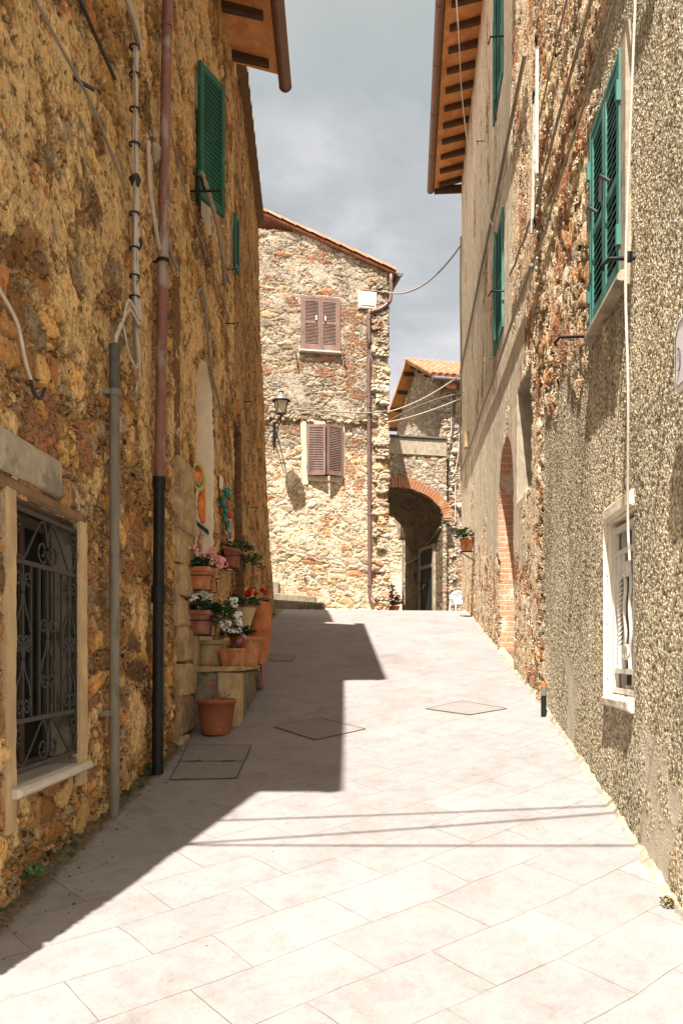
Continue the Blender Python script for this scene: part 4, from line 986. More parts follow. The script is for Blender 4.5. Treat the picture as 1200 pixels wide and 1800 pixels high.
# ================================================================== FACING HOUSE
DP = Plane(-2.13, 22, 3.335, .6, .6, -3.335)
def facing():
    root = thing('stone_house', 'pale sunlit rubble house facing down the street with brown shutters', 'house', (-.5, 22.3, 2.7))
    h = DP.hit
    uR = h(680, 700)[0]; zl = h(463, 381); zr = h(688, 482)
    sl_ = (zr[1]-zl[1])/(zr[0]-zl[0])
    top = lambda u: zl[1]+(u-zl[0])*sl_
    def R_(x0, x1, y0, y1):
        a, b = h(x0, y0), h(x1, y1); return a[0], b[0], b[1], a[1]
    U = R_(530, 595, 523, 620); L_ = R_(540, 600, 750, 838)
    holes = [dict(poly=rect(*U), depth=.15, mat=1, back=2), dict(poly=rect(*L_), depth=.18, mat=1, back=2)]
    wall('wall', DP, -2.2, uR, 2.2, 12.6, .028, ['pale_rubble', 'pale_render', 'dark_inside'], root, holes, depth=5, top=top)
    # roof with a tiled verge
    mb = MB(); uE = uR+.22
    def rp(u, n, dz=0): return DP.P(u, n, top(u)+dz)
    mb.mi = 1; c = [rp(-2.3, .10, .01), rp(uE, .10, .01), rp(uE, -5.1, .01), rp(-2.3, -5.1, .01)]; mb.hexa(c+[p+Vector((0, 0, .06)) for p in c])
    mb.mi = 0; L = uE+2.3; k = 0; u = uE
    while u > -2.3:
        for j in range(0, 22):
            n = .06-j*.235
            a = []; 
            for e, (uu, rr, dz) in enumerate(((u, .105, .075), (u-.43, .085, .115))):
                for q in range(7):
                    t = math.pi*q/6; a.append(DP.P(uu, n+rr*math.cos(t), top(uu)+dz+rr*math.sin(t)))
            mb.add(a, [(q, q+1, q+8, q+7) for q in range(6)]+[tuple(range(7))], True)
            if j > 3 and (j % 3): continue
        u -= .38
    mb.build('roof', ['roof_tile', 'roof_tile'], root)
    # upper closed shutters in a frame
    u0, u1, z0, z1 = U; um = (u0+u1)/2; N = DP.P(0, 1, 0)-DP.P(0, 0, 0); D = DP.P(1, 0, 0)-DP.P(0, 0, 0)
    f = MB(); frame_ring(f, DP, (u0-.03, u1+.03, z0, z1+.03), .06, -.1, .085); win = f.build('window', 'shutter_brown', root)
    s = MB(); s.rough_block(DP, u0-.08, u1+.06, -.1, .14, z0-.06, z0-.002, .004); s.build('sill', 'marble', win)
    leaf_shutter(win, 'shutter_brown', DP.P(u0+.03, .06, z0), D, um-u0-.033, z0+.06, z1-.03, N, 34, .52, .04, .06)
    leaf_shutter(win, 'shutter_brown', DP.P(u1-.03, .06, z0), -D, um-u0-.033, z0+.06, z1-.03, N, 34, .52, .04, .06)
    for s_ in (-1, 1): h_ = MB(); h_.pbox(DP, um+s_*.12-.02, um+s_*.12+.02, .08, .11, z0+.78, z0+.9); h_.build('latch', 'box_grey', win)
    # lower shutters ajar on a render surround
    u0, u1, z0, z1 = L_; um = (u0+u1)/2
    f = MB(); f.rough_block(DP, u0-.16, u0-.002, -.1, .050, z0-.25, z1+.14, .03); f.rough_block(DP, u1+.002, u1+.10, -.1, .050, z0-.05, z1+.14, .03)
    f.rough_block(DP, u0, u1, -.1, .048, z1+.002, z1+.15, .02); f.rough_block(DP, u0-.02, u1+.03, -.1, .052, z0-.14, z0-.002, .01)
    win = f.build('window', 'limewash', root); roughen(win, 3, .03, .2)
    f = MB()
    for i in range(9):
        ua = -.1+i*.37; f.rough_block(DP, ua, ua+.37, -.1, .05+random.uniform(-.02, .03), h(560, 738)[1]-.05+random.uniform(-.02, .02), h(560, 738)[1]+.05, .03)
    roughen(f.build('ledge', 'pale_rubble', root), 4, .09, .12)
    q = MB(); q.pbox(DP, u0, u1, -.16, -.15, z0, z1); q.build('pane', 'window_glass', win)
    w = um-u0+.03
    leaf_shutter(win, 'shutter_brown', DP.P(u0-.02, .10, z0), D+N*.27, w, z0-.01, z1+.03, N-D*.27, 30, None, .04, .06)
    leaf_shutter(win, 'shutter_brown', DP.P(u1+.02, .10, z0), -D+N*.42, w, z0-.01, z1+.03, N+D*.42, 30, None, .04, .06)
    # white rendered meter box
    u0, u1, z0, z1 = R_(632, 658, 517, 541)
    b = MB(); b.rough_block(DP, u0-.05, u1+.05, -.05, .075, z0-.06, z1+.06, .01); mb_ = b.build('meter_box', 'white_render', root)
    b = MB(); b.pbox(DP, u0+.02, u1-.02, .06, .09, z0+.02, z1-.02); d_ = b.build('door', 'box_grey', mb_)
    # verge gutter end, drainpipe
    p = lambda x, y, n=.1: DP.P(*(lambda q_: (q_[0], n, q_[1]))(h(x, y, n)))
    dn = MB(); g0 = p(687, 483)
    gk = [p(687, 480, .02), p(687, 490), p(687, 512), p(684, 530), p(668, 543), p(653, 548), p(648, 560), p(648, 700), p(649, 900), p(650, 1035), p(652, 1050), p(658, 1062, .2)]
    dn.tube(smoothpts(gk, 6), .052, 12)
    for y in (560, 715, 905, 1030): q_ = p(648.5, y); dn.tube([q_-Vector((0, 0, .02)), q_+Vector((0, 0, .02))], .062, 12)
    dn.build('drainpipe', 'pipe_brown', root)
    gutter(root, Plane(DP.P(uE, 0, 0).x, DP.P(uE, 0, 0).y, -.18, 1, 1, .18), -.15, 4.9, .09, top(uE)+.02, .085, 'gutter_grey')
    # cable across the facade, brackets below the windows, iron rings
    wallcable(root, [p(440, 704, .09), p(475, 712, .09), p(520, 719, .09), p(600, 724, .09), p(645, 726, .17), p(679, 722, .09)], .017, 'cable_grey')
    wallcable(root, [p(500, 965, .08), p(560, 978, .08), p(645, 997, .08)], .012, 'cable_grey')
    for (x, y) in ((520, 618), (604, 622)):
        b = MB(); b.tube([p(x, y, .0), p(x, y, .12), p(x, y+8, .13)], .014, 6); b.tube([p(x, y+2, .10), p(x+5, y+33, .06)], .010, 6); b.build('iron_stay', 'iron_black', root)
    b = MB(); b.tube([p(672+5*math.cos(t*.5), 905+13*math.sin(t*.5), .08) for t in range(14)], .012, 6); b.build('iron_ring', 'iron_black', root)
    b = MB(); b.lathe(p(536, 1010, .08), [(.001, .0), (.05, .0), (.05, .02), (.001, .02)], 14, Matrix.Rotation(R(90), 3, 'X')); b.build('vent', 'cement', root)
    # quoins at the right corner
    q = MB(); z = 2.75; odd = 0
    while z < zr[1]-.5:
        hh = random.uniform(.26, .42); w = (.42 if odd else .27)+random.uniform(-.05, .05); q.rough_block(DP, uR-w, uR+.03, -.3, .07+random.uniform(0, .03), z, z+hh-.025, .02); z += hh; odd = 1-odd
        if random.random() < .25: z += .25
    roughen(q.build('quoin', 'pale_rubble', root), 3)
    # slope of rough stones at the foot of the facade
facing()
def lamp():
    h = DP.hit; u, z = h(481, 770, 0); root = thing('street_lamp', 'old style street lamp on a scrolled iron bracket on the pale facade', 'street lamp', DP.P(u, 0, z))
    P = lambda x, y, n: DP.P(*(lambda q: (q[0], n, q[1]))(h(x, y, n)))
    n = .95
    b = MB(); b.tube(smoothpts([P(481, 778, .05), P(482, 764, .05), P(483, 748, .06), P(486, 742, .35), P(490, 737, .75), P(493.5, 733, n)], 5), .022, 8)
    b.tube(smoothpts([P(483, 776, .05), P(486, 766, .30), P(489, 752, .62), P(493, 738, n)], 5), .016, 8)
    b.tube([P(480.5, 782, .05), P(481.5, 742, .05)], .03, 8); b.tube([P(493.5, 742, n), P(494, 728, n)], .020, 8)
    b.build('bracket', 'iron_black', root)
    c = P(494, 727, n); H = 21.6/1500
    lt = MB(); t0, t1 = .125, .20; hz = .32
    for i in range(4):
        a = math.pi/4+math.pi/2*i+.3; b_ = a+math.pi/2
        lt.tube([c+Vector((t0*math.cos(a), t0*math.sin(a), 0)), c+Vector((t1*math.cos(a), t1*math.sin(a), hz))], .013, 6)
        lt.tube([c+Vector((t1*math.cos(a), t1*math.sin(a), hz)), c+Vector((t1*math.cos(b_), t1*math.sin(b_), hz))], .015, 6)
        lt.tube([c+Vector((t0*math.cos(a), t0*math.sin(a), 0)), c+Vector((t0*math.cos(b_), t0*math.sin(b_), 0))], .015, 6)
    for i in range(3): a = i*2.1; lt.tube([c+Vector((.0, 0, -.07)), c+Vector((.07*math.cos(a), .07*math.sin(a), 0))], .012, 6)
    lan = lt.build('lantern', 'iron_black', root)
    gl = MB(); vs = []
    for r, zz in ((t0-.01, .01), (t1-.012, hz-.005)):
        for i in range(4): a = math.pi/4+math.pi/2*i+.3; vs.append(c+Vector((r*math.cos(a), r*math.sin(a), zz)))
    gl.add(vs, [(i, (i+1) % 4, 4+(i+1) % 4, 4+i) for i in range(4)]+[(3, 2, 1, 0)]); gl.build('glass', 'lamp_glass', lan)
    cp = MB(); cp.lathe(c, [(t1+.035, hz), (t1+.03, hz+.02), (.13, hz+.11), (.085, hz+.17), (.06, hz+.19), (.06, hz+.215), (.075, hz+.225), (.03, hz+.25), (.001, hz+.27)], 20); cp.build('cap', 'gutter_grey', lan)
lamp()
def steps():
    root = thing('stone_steps', 'low grey stone steps in the shade at the foot of the facing house', 'steps', (-1, 19.9, 2.65))
    def blk(X0, X1, Za, Zb, zt, sk=.1):
        zb = 2.3; mb = MB(); c = []
        for z in (zb, zt):
            for (x, y) in ((X0, Za), (X1, Za+sk*(X1-X0)), (X1, Zb+sk*(X1-X0)), (X0, Zb)): c.append(Vector((x, y, z+(-.07*(x-X0)/(X1-X0)*2 if z == zt else 0))))
        mb.hexa(c); o = mb.build('step', 'stain_shade_cement', root)
        md = o.modifiers.new('bevel', 'BEVEL'); md.width = .03; md.segments = 2
    blk(-2.6, -.38, 19.6, 20.5, 2.96); blk(-2.6, -.62, 20.5, 21.0, 3.18); blk(-2.6, -1.55, 21.0, 21.6, 3.55)
steps()
def kerb():
    mb = MB(); random.seed(5)
    for i in range(9):
        a = 1.5+i*.19; p = DP.P(a, .22+.03*random.random(), 2.72+.02*random.random()); mb.ball(p, .12, 8, (1, .9, .62+.2*random.random()))
    o = mb.build('kerb_stones', 'pale_render', None, DP.P(2, .2, 2.7)); tag(o, 'row of pale rough kerb stones below the facing house drainpipe', 'kerb stones')
kerb()

# ================================================================== ARCHWAY, GABLED HOUSE, YARD WALL
EP = Plane(.0, 25.88, .976, .218, .218, -.976)
def archway():
    root = thing('archway', 'stone archway with a brick arch ring spanning the dark passage', 'archway', (1.7, 26.2, 2.7))
    h = EP.hit; ur = h(778, 950)[0]; a = 1.47; zs = h(778, 915)[1]; zap = h(705, 857)[1]
    ztop = h(730, 771)[1]
    poly = arch(ur-2*a, ur, 2.2, zs, zap-zs)
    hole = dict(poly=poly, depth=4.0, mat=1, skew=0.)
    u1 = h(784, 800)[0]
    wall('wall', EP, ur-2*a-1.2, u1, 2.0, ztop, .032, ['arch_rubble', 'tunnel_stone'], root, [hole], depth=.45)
    # body over the passage (vault thickness), above the crown
    b = MB(); sk = lambda u, n, z: EP.P(u, n, z)
    zt = ztop-.01
    for (ua, ub, za) in ((ur-2*a-1.2, u1, zap+.12),):
        b.hexa([sk(ua, -.44, za), sk(ub, -.44, za), sk(ub, -4., za), sk(ua, -4., za), sk(ua, -.44, zt), sk(ub, -.44, zt), sk(ub, -4., zt), sk(ua, -4., zt)])
    # haunches following the vault at the far end, so that no light leaks in
    n = 16
    for i in range(n):
        t0, t1 = math.pi*i/n, math.pi*(i+1)/n; c = ur-a
        p = [(c+(a+.02)*math.cos(t), zs+(zap-zs+.02)*math.sin(t)) for t in (t0, t1)]; q = [(c+(a+.02)*math.cos(t)*1.35, zs+(zap-zs+.02)*math.sin(t)*1.0+.22) for t in (t0, t1)]
        ring = []
        for (m_, d) in ((0, -.44), (1, -3.98)): ring += [sk(p[0][0], d, p[0][1]), sk(p[1][0], d, p[1][1]), sk(q[1][0], d, q[1][1]), sk(q[0][0], d, q[0][1])]
        b.hexa(ring)
    for s, e in ((-1, ur-2*a), (1, ur)):
        ua, ub = (e-.5, e-.02) if s < 0 else (e+.02, e+.12)
        b.hexa([sk(ua, -.44, 2.2), sk(ub, -.44, 2.2), sk(ub, -3.98, 2.2), sk(ua, -3.98, 2.2), sk(ua, -.44, zs+.3), sk(ub, -.44, zs+.3), sk(ub, -3.98, zs+.3), sk(ua, -3.98, zs+.3)])
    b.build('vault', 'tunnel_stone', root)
    # brick ring
    r = MB(); c = ur-a; rise = zap-zs; N = 46
    for i in range(N):
        t = math.pi*(i+.5)/N
        if t > 2.5: continue
        for k, (r0, r1) in enumerate(((.0, .30),)):
            tt = math.pi/N*.43
            def q(t_, r_): return (c+(a+r_)*math.cos(t_), zs+(rise+r_)*math.sin(t_))
            j = random.uniform(-.012, .012); c4 = [q(t-tt, r0+j), q(t+tt, r0+j), q(t+tt, r1+j), q(t-tt, r1+j)]
            f = .055+random.uniform(0, .02)
            r.hexa([EP.P(u, -.2, z) for u, z in c4]+[EP.P(u, f, z) for u, z in c4])
    r.build('arch_ring', 'brick_orange', root)
    cp = MB(); cp.rough_block(EP, ur-2*a-1.3, u1+.02, -4, .10, ztop, ztop+.07, .004); cp.build('coping', 'conduit_dark', root)
    cp = MB(); cp.rough_block(EP, ur-2*a-1.2, u1, -.2, .055, ztop-.52, ztop-.004, .01); cp.build('render_band', 'cement', root)
    # worn jamb stones of the near pier foot lit by the sun
    return ur
UR = archway()
FL = Plane(3.16, 27.0, -1.07, 4.9, -4.9, -1.07)
FF = Plane(3.16, 27.0, .976, .218, .218, -.976)
def gabled():
    root = thing('stone_house', 'small gabled rubble house with a tiled roof behind the archway', 'house', (4, 28, 2.7))
    ze = EYE+488*27/1500.
    zap = EYE+512*29.4/1500
    top = lambda u: ze+(zap-ze)*(1-np.abs(u-2.5)/2.5)
    wall('side_wall', FL, 0, 5.0, 5.9, 12, .04, ['house_rubble'], root, [], depth=.4, top=top)
    wall('wall', FF, 0.0, 6.0, 2.2, ze, .034, ['arch_rubble'], root, [], depth=3)
    # roof: two slopes, ridge running right; verge overhangs to the left
    mb = MB(); ov = .42; sl_ = (zap-ze)/2.5; ext = 6
    def rp(u, w, dz=0):   # u along gable, w to the right of the gable wall
        p = FL.P(u, -w, 0); return Vector((p.x, p.y, zap-abs(u-2.5)*sl_+dz))
    mb.mi = 1
    for ua, ub in ((-.45, 2.5), (2.5, 5.45)):
        c = [rp(ua, -ov), rp(ub, -ov), rp(ub, ext), rp(ua, ext)]; mb.hexa(c+[p+Vector((0, 0, .10)) for p in c])
    mb.mi = 0
    w = -ov
    while w < ext:
        for k in range(8):
            ua = -.5+k*.38
            vs = []
            for (uu, rr, dz) in ((ua, .10, .115), (ua+.44, .08, .15)):
                for q in range(7): t = math.pi*q/6; vs.append(rp(uu, w+rr*math.cos(t), dz+rr*math.sin(t)))
            mb.add(vs, [(q, q+1, q+8, q+7) for q in range(6)]+[tuple(range(7))], True)
        w += .22
    mb.build('roof', ['roof_tile', 'soffit_tile'], root)
    for e, u in (('near', -.52), ('far', 5.52)):
        mb = MB(); a, b = rp(u, -ov-.05, .02), rp(u, ext, .02); mb.tube([a, b], .085, 8); mb.build('gutter', 'gutter_grey', root)
    k = MB(); a = [rp(-.4, .05, -.28), rp(.35, .05, -.30), rp(.35, .35, -.3), rp(-.4, .35, -.28)]; k.hexa(a+[p+Vector((0, 0, .27)) for p in a]); k.build('eave_beam', 'soffit_tile', root)
    for u in (.5, 1.3, 2.1, 2.9, 3.7, 4.5):
        k = MB(); a = rp(u, -ov+.03, -.07); b = rp(u, .1, -.07); k.tube([a, b], .06, 6); k.build('rafter', 'wood_dark', root)
    q = MB(); z = 2.75; odd = 0
    while z < ze-.3:
        hh = random.uniform(.3, .46); wd = (.52 if odd else .33)+random.uniform(-.05, .05)
        q.rough_block(FF, -.02, wd, -.3, .06+random.uniform(0, .03), z, z+hh-.025, .025); z += hh; odd = 1-odd
    roughen(q.build('quoin', 'house_rubble', root), 3)
    # cables and pipes down the pier
    p = lambda x, y, n=.12: FF.P(*(lambda q_: (q_[0], n, q_[1]))(FF.hit(x, y, n)))
    for (pts, r, m_) in (([(800, 690), (797, 740), (790, 790), (785, 850), (783, 912)], .022, 'conduit_dark'), ([(782, 840), (782, 915), (780, 922)], .022, 'cable_pale'), ([(800, 850), (800, 918)], .020, 'cable_pale'),
                         ([(792, 690), (793, 780)], .016, 'cable_pale'), ([(806, 780), (803, 812), (796, 835), (784, 836)], .014, 'cable_pale')):
        wallcable(root, [p(*q_) for q_ in pts], r, m_, 'cable', 4)
    b = MB(); 
    for (x, y) in ((799, 793), (808, 890)): c = p(x, y); b.ball(c, .10, 8, (1, .6, 1)); 
    b.build('junction_box', 'cable_pale', root)
    b = MB(); b.tube([p(776, 922), p(803, 924)], .02, 6); b.build('cable_bracket', 'iron_grey', root)
    # dark doorway in the passage
    d = MB(); TL = Plane(*(lambda P: (P.x, P.y))(EP.P(UR, 0, 0)), *(lambda a, b: (b.x-a.x, b.y-a.y))(EP.P(UR, 0, 0), EP.P(UR, -4, 0)), -1, -.2)
    ua, ub = TL.hit(764, 1000)[0], TL.hit(742, 1000)[0]; zt = TL.hit(748, 968)[1]
    d.pbox(TL, ua-.12, ua, -.05, .10, 2.3, zt+.1); d.pbox(TL, ub, ub+.12, -.05, .10, 2.3, zt+.1); d.pbox(TL, ua, ub, -.05, .098, zt, zt+.1)
    d.pbox(TL, ua, ub, -.05, .09, zt-.62, zt-.5); dr = d.build('door', 'cement', root)
    d = MB(); d.pbox(TL, ua, ub, -.05, .055, 2.3, zt); d.build('door_leaf', 'dark_inside', dr)
    d = MB(); c = TL.P((ua+ub)/2+.1, .07, 3.9); d.tube([c, c+Vector((-.08, 0, 0)), c+Vector((-.08, 0, -.15))], .02, 6); d.build('handle', 'box_grey', dr)
    pt = [TL.P(u, .05, z) for u, z in ((.1, 5.6), (1.2, 5.25), (2.4, 4.9), (3.6, 4.85))]; wallcable(root, pt, .03, 'cable_grey', 'cable', 4)
gabled()
def yard_wall():
    GP = Plane(-3, 33.2, 1, .05, .05, -1)
    root = thing('rubble_wall', 'sunlit rubble wall seen through the passage under the arch', 'wall', (1, 33.3, 2.7))
    wall('masonry', GP, 0, 9, 2.2, 8.4, .05, ['pale_rubble'], root, [], depth=.5)
    b = MB(); u0, z0 = GP.hit(684, 1022); u1, z1 = GP.hit(704, 1066); b.rough_block(GP, u0, u1, 0, .5, 2.4, z0, .02); b.build('low_wall', 'pale_render', root)
    wallcable(root, [GP.P(GP.hit(707, 940)[0], .1, z) for z in (6.5, 5, 4, 2.9)], .03, 'cable_grey')
yard_wall()

# ================================================================== OVERHEAD CABLES
def over(label, a, b, d, r, mat, group=None):
    mb = MB(); mb.tube(sag(a, b, d), r, 6); mid = (Vector(a)+Vector(b))/2
    o = mb.build('overhead_cable', mat, None, mid); tag(o, label, 'cable', group); return o
def hitD(x, y, n): u, z = DP.hit(x, y, n); return DP.P(u, n, z)
def hitR(x, y, n): u, z = RF.hit(x, y, n); return RF.P(u, n, z)
o = over('thick slack cable from the facing house gutter up to the right house corner', hitD(676, 512, .15), hitR(811, 429, .06), .42, .020, 'cable_grey')
over('pale cable strung from the facing house towards the gabled roof gutter', hitD(681, 724, .1), hitR(814, 655, .06), .12, .016, 'cable_pale')
over('lower pale cable running from the facing house to the right house wall', hitD(681, 742, .1), hitR(815, 698, .06), .06, .014, 'cable_pale')
over('thin grey cable crossing in front of the gabled house wall', hitD(681, 741, .1), hitR(814, 690, .06), -.10, .010, 'cable_grey')
for (pa, pb, t, lab) in (((385, 1443), (1065, 1416), 4.9, 'farthest of the three cables crossing high above, casting shadows on the paving'), ((340, 1483), (1076, 1428), 4.7, 'middle of the three cables crossing high above, casting shadows on the paving'), ((320, 1486), (1110, 1486), 4.6, 'nearest of the three cables crossing high above, casting shadows on the paving')):
    A, B = ground_at(*pa), ground_at(*pb); d = SUN/abs(SUN.z)
    A = A-d*(t+.2); B = B-d*t; v = B-A
    k0 = (LW.P(3, 0, 0).x+.02-A.x)/v.x; k1 = (1.60-A.x)/v.x
    P0, P1 = A+v*min(0., k0), A+v*k1
    over(lab, P0, P1, .05, .013, 'cable_black', 'cables strung above the near street')

# ================================================================== BENCH WITH POTS
def bench():
    root = thing('masonry_bench', 'plastered masonry bench with a stone slab top carrying flower pots', 'bench', LB.P(9.2, .3, 1.0))
    b = MB(); b.rough_block(LB, 8.42, 10.0, -.05, .50, .6, 1.455, .012); o = b.build('base', 'stain_shade_cement', root); roughen(o, 5, .03, .15)
    b = MB(); b.rough_block(LB, 8.40, 8.60, .30, .515, .6, 1.452, .012); roughen(b.build('corner_post', 'tan_render', root), 4, .02, .12)
    b = MB(); b.rough_block(LB, 8.36, 10.05, -.02, .545, 1.458, 1.505, .006); b.build('slab', 'worn_stone', root)
bench()
ZS = 1.503
def at(x, y, Z): return Vector(((x-600)/1500*Z, Z, EYE+(1150-y)/1500*Z))
def rnd(a, b): return random.uniform(a, b)
def geranium(parent, c, rx, ry, h, nleaf, leafmat='leaf_green', lsize=.055, name='leaves', droop=0.):
    mb = MB(); c = Vector(c)
    for i in range(nleaf):
        a = rnd(0, 6.283); q = math.sqrt(rnd(0, 1)); r = q
        p = c+Vector((rx*r*math.cos(a), ry*r*math.sin(a), h*(1-.55*q*q)*rnd(.25, 1)-droop*q*q*rnd(0, 1)))
        d = Vector((math.cos(a)*.8+rnd(-.6, .6), math.sin(a)*.8+rnd(-.6, .6), rnd(-.35, .5)))
        L = lsize*rnd(.6, 1.25); mb.leaf(p, d, Vector((rnd(-.3, .3), rnd(-.3, .3), 1)), L, L*.85)
        if i % 5 == 0: mb.tube([c+Vector((rnd(-.3, .3)*rx, rnd(-.3, .3)*ry, 0)), p.lerp(c, .4)+Vector((0, 0, h*.2)), p], .0022, 4, False)
    return mb.build(name, leafmat, parent)
def blooms(parent, pts, mat, R_=.032, n=16, ps=.017, stem_from=None):
    mb = MB(); st = MB()
    for p in pts:
        p = Vector(p); rr = R_*rnd(.75, 1.25)
        for i in range(n):
            v = Vector((rnd(-1, 1), rnd(-1, 1), rnd(-.5, 1))); 
            if v.length < .1: continue
            v.normalize(); q = p+Vector((v.x*rr, v.y*rr, v.z*rr*.75)); s = ps*rnd(.8, 1.3)
            t = v.orthogonal().normalized(); b = v.cross(t)
            mb.add([q]+[q+(t*math.cos(k*1.2566)+b*math.sin(k*1.2566))*s+v*s*.35 for k in range(5)], [(0, k+1, (k+1) % 5+1) for k in range(5)])
        if stem_from is not None:
            s0 = Vector(stem_from)+Vector((rnd(-.05, .05), rnd(-.05, .05), 0)); st.tube([s0, (s0+p)/2+Vector((rnd(-.02, .02), rnd(-.02, .02), .03)), p], .0028, 4, False)
    o = mb.build('flowers', mat, parent)
    if stem_from is not None and st.v: st.build('stem', 'stem', o)
    return o
def soil(parent, c, r, sx=1, sy=1):
    mb = MB(); n = 16; c = Vector(c)
    mb.add([c+Vector((0, 0, .012))]+[c+Vector((r*sx*math.cos(6.2832*k/n), r*sy*math.sin(6.2832*k/n), rnd(-.006, .01))) for k in range(n)], [(0, k+1, (k+1) % n+1) for k in range(n)])
    mb.build('soil', 'soil', parent)
def trough(label, pl, u0, u1, n0, n1, z0, z1, mat, tilt=0., cat='planter', lab2=None):
    """Rectangular planter with tapered sides, thick rim and hollow top, along the wall."""
    root = thing('planter', label, cat, pl.P((u0+u1)/2, (n0+n1)/2, z0), 'terracotta planters and pots by the arched doorway')
    mb = MB(); t = .025; ct = pl.P((u0+u1)/2, n0, z0)
    def P(u, n, z): q = n-n0; return pl.P(u, n0+q*math.cos(tilt)-0*z, z-q*math.sin(tilt)) if tilt else pl.P(u, n, z)
    def ring(e, z): return [P(u0+e, n0+e, z), P(u1-e, n0+e, z), P(u1-e, n1-e, z), P(u0+e, n1-e, z)]
    H = z1-z0; rings = [ring(.035, z0), ring(.022, z0+H*.45), ring(.012, z1-.045), ring(-.006, z1-.043), ring(-.008, z1), ring(.018, z1), ring(.022, z1-.05)]
    vs = sum(rings, []); fs = []
    for i in range(len(rings)-1):
        for k in range(4): fs.append((i*4+k, i*4+(k+1) % 4, (i+1)*4+(k+1) % 4, (i+1)*4+k))
    fs.append((3, 2, 1, 0)); mb.add(vs, fs)
    # moulded band on the long and short sides
    b2 = [P(u0+.016, n1-.02, z0+.05), P(u1-.016, n1-.02, z0+.05)]
    o = mb.build('trough', mat, root); md = o.modifiers.new('bevel', 'BEVEL'); md.width = .006; md.segments = 2; md.limit_method = 'ANGLE'
    s = MB(); s.add(ring(.02, z1-.03), [(0, 1, 2, 3)]); s.build('soil', 'soil', root)
    return root, lambda f, g_, dz=0: P(u0+(u1-u0)*f, n0+(n1-n0)*g_, z1+dz)
def holder(parent, pl, u0, u1, n1, z):
    b = MB()
    for u in (u0+.08, u1-.08): b.tube([pl.P(u, -.02, z+.16), pl.P(u, .012, z+.16), pl.P(u, .012, z-.012), pl.P(u, n1+.01, z-.012), pl.P(u, n1+.012, z+.10)], .006, 5)
    b.tube([pl.P(u0-.01, .0, z+.13), pl.P(u0-.012, n1+.012, z+.13), pl.P(u1+.01, n1+.014, z+.13), pl.P(u1+.01, 0, z+.13)], .006, 5)
    b.build('holder', 'iron_black', parent)
random.seed(11)
# pink geraniums, hung on the wall
r, q = trough('wall hung terracotta trough of pink geraniums, highest on the near side of the doorway', LB, 8.22, 8.68, .02, .235, 2.26, 2.475, 'terracotta'); holder(r, LB, 8.22, 8.68, .235, 2.26)
geranium(r, q(.5, .5, -.02), .13, .22, .14, 150, 'leaf_dark', .06)
blooms(r, [q(.1+.1*k+rnd(-.05, .05), rnd(.0, 1.25), rnd(.09, .19)) for k in range(9)]+[q(rnd(.2, 1.0), rnd(.95, 1.5), rnd(.02, .14)) for k in range(8)]+[q(.1, -.1, .14), q(.0, .2, .17)], 'petal_pink', .034, 18, .017, q(.5, .5))
# white geraniums, below
r, q = trough('wall hung brown trough overflowing with white geraniums', LB, 8.20, 8.62, .02, .235, 1.825, 2.055, 'terracotta_dark'); holder(r, LB, 8.20, 8.62, .235, 1.825)
geranium(r, q(.5, .6, -.02), .13, .22, .15, 150, 'leaf_dark', .06); geranium(r, q(.8, 1.35, -.06), .14, .2, .16, 170, 'leaf_green', .065, droop=.16)
blooms(r, [q(rnd(-.05, .25), rnd(-.1, .45), rnd(.05, .14)) for k in range(5)]+[q(rnd(.0, .6), rnd(.2, .9), rnd(.10, .20)) for k in range(5)]+[q(rnd(.4, 1.1), rnd(1.2, 2.2), rnd(-.20, .13)) for k in range(17)], 'petal_white', .030, 17, .013, q(.6, .7))
# tilted trough on the far side of the arch
r, q = trough('tilted terracotta trough of green leaves, hung on the far side of the doorway', LB, 10.22, 10.72, .03, .235, 2.70, 2.935, 'terracotta_dark', .22); holder(r, LB, 10.22, 10.72, .235, 2.68)
geranium(r, q(.5, .8, -.02), .17, .24, .14, 170, 'leaf_green', .055); geranium(r, q(.7, 1.6, -.10), .12, .2, .14, 170, 'leaf_green', .05, droop=.22)

def pot(label, c, R_, H, mat, foot=.7, rim=.04, rimh=.05, name='flower_pot', fill=.9, lip=True, group='terracotta planters and pots by the arched doorway', n=32, M=None):
    root = thing(name, label, 'flower pot', c, group); c = Vector(c); mb = MB()
    r0 = R_*foot; ri = R_-rim
    prof = [(.001, 0), (r0*.97, 0), (r0, .012), (r0+(R_*.93-r0)*.5+.004, H*.5), (R_*.925, H-rimh), (R_*.985, H-rimh+.004), (R_, H-rimh*.5), (R_*.995, H-.006), (R_*.97, H), (R_*.90, H-.004), (R_*.86, H-.03), (R_*.84, H*fill-.02)]
    mb.lathe(c, prof, n, M); mb.build('pot', mat, root)
    soil(root, c+Vector((0, 0, H*fill-.02)), R_*.85); return root
# big pot on the ground
c = at(380, 1285, 8.12); c.z = float(gz(c.x, c.y))-.004
r = pot('large brown pot with dry stems standing on the paving by the bench', c, .192, .335, 'terracotta_red', .70, .03, .045, fill=.82)
st = MB()
for k in range(11): a = rnd(0, 6.28); p = c+Vector((rnd(-.1, .1), rnd(-.1, .1), .27)); st.tube(smoothpts([p, p+Vector((math.cos(a)*.05, math.sin(a)*.05, rnd(.04, .10))), p+Vector((math.cos(a)*rnd(.08, .14), math.sin(a)*rnd(.08, .14), rnd(.05, .16)))], 4), .0035, 5)
st.build('dry_stem', 'dry_stem', r)
blooms(r, [c+Vector((-.04, -.02, .46))], 'petal_red', .016, 8, .012)
geranium(r, c+Vector((.08, -.05, .28)), .07, .07, .05, 14, 'leaf_dark', .03)
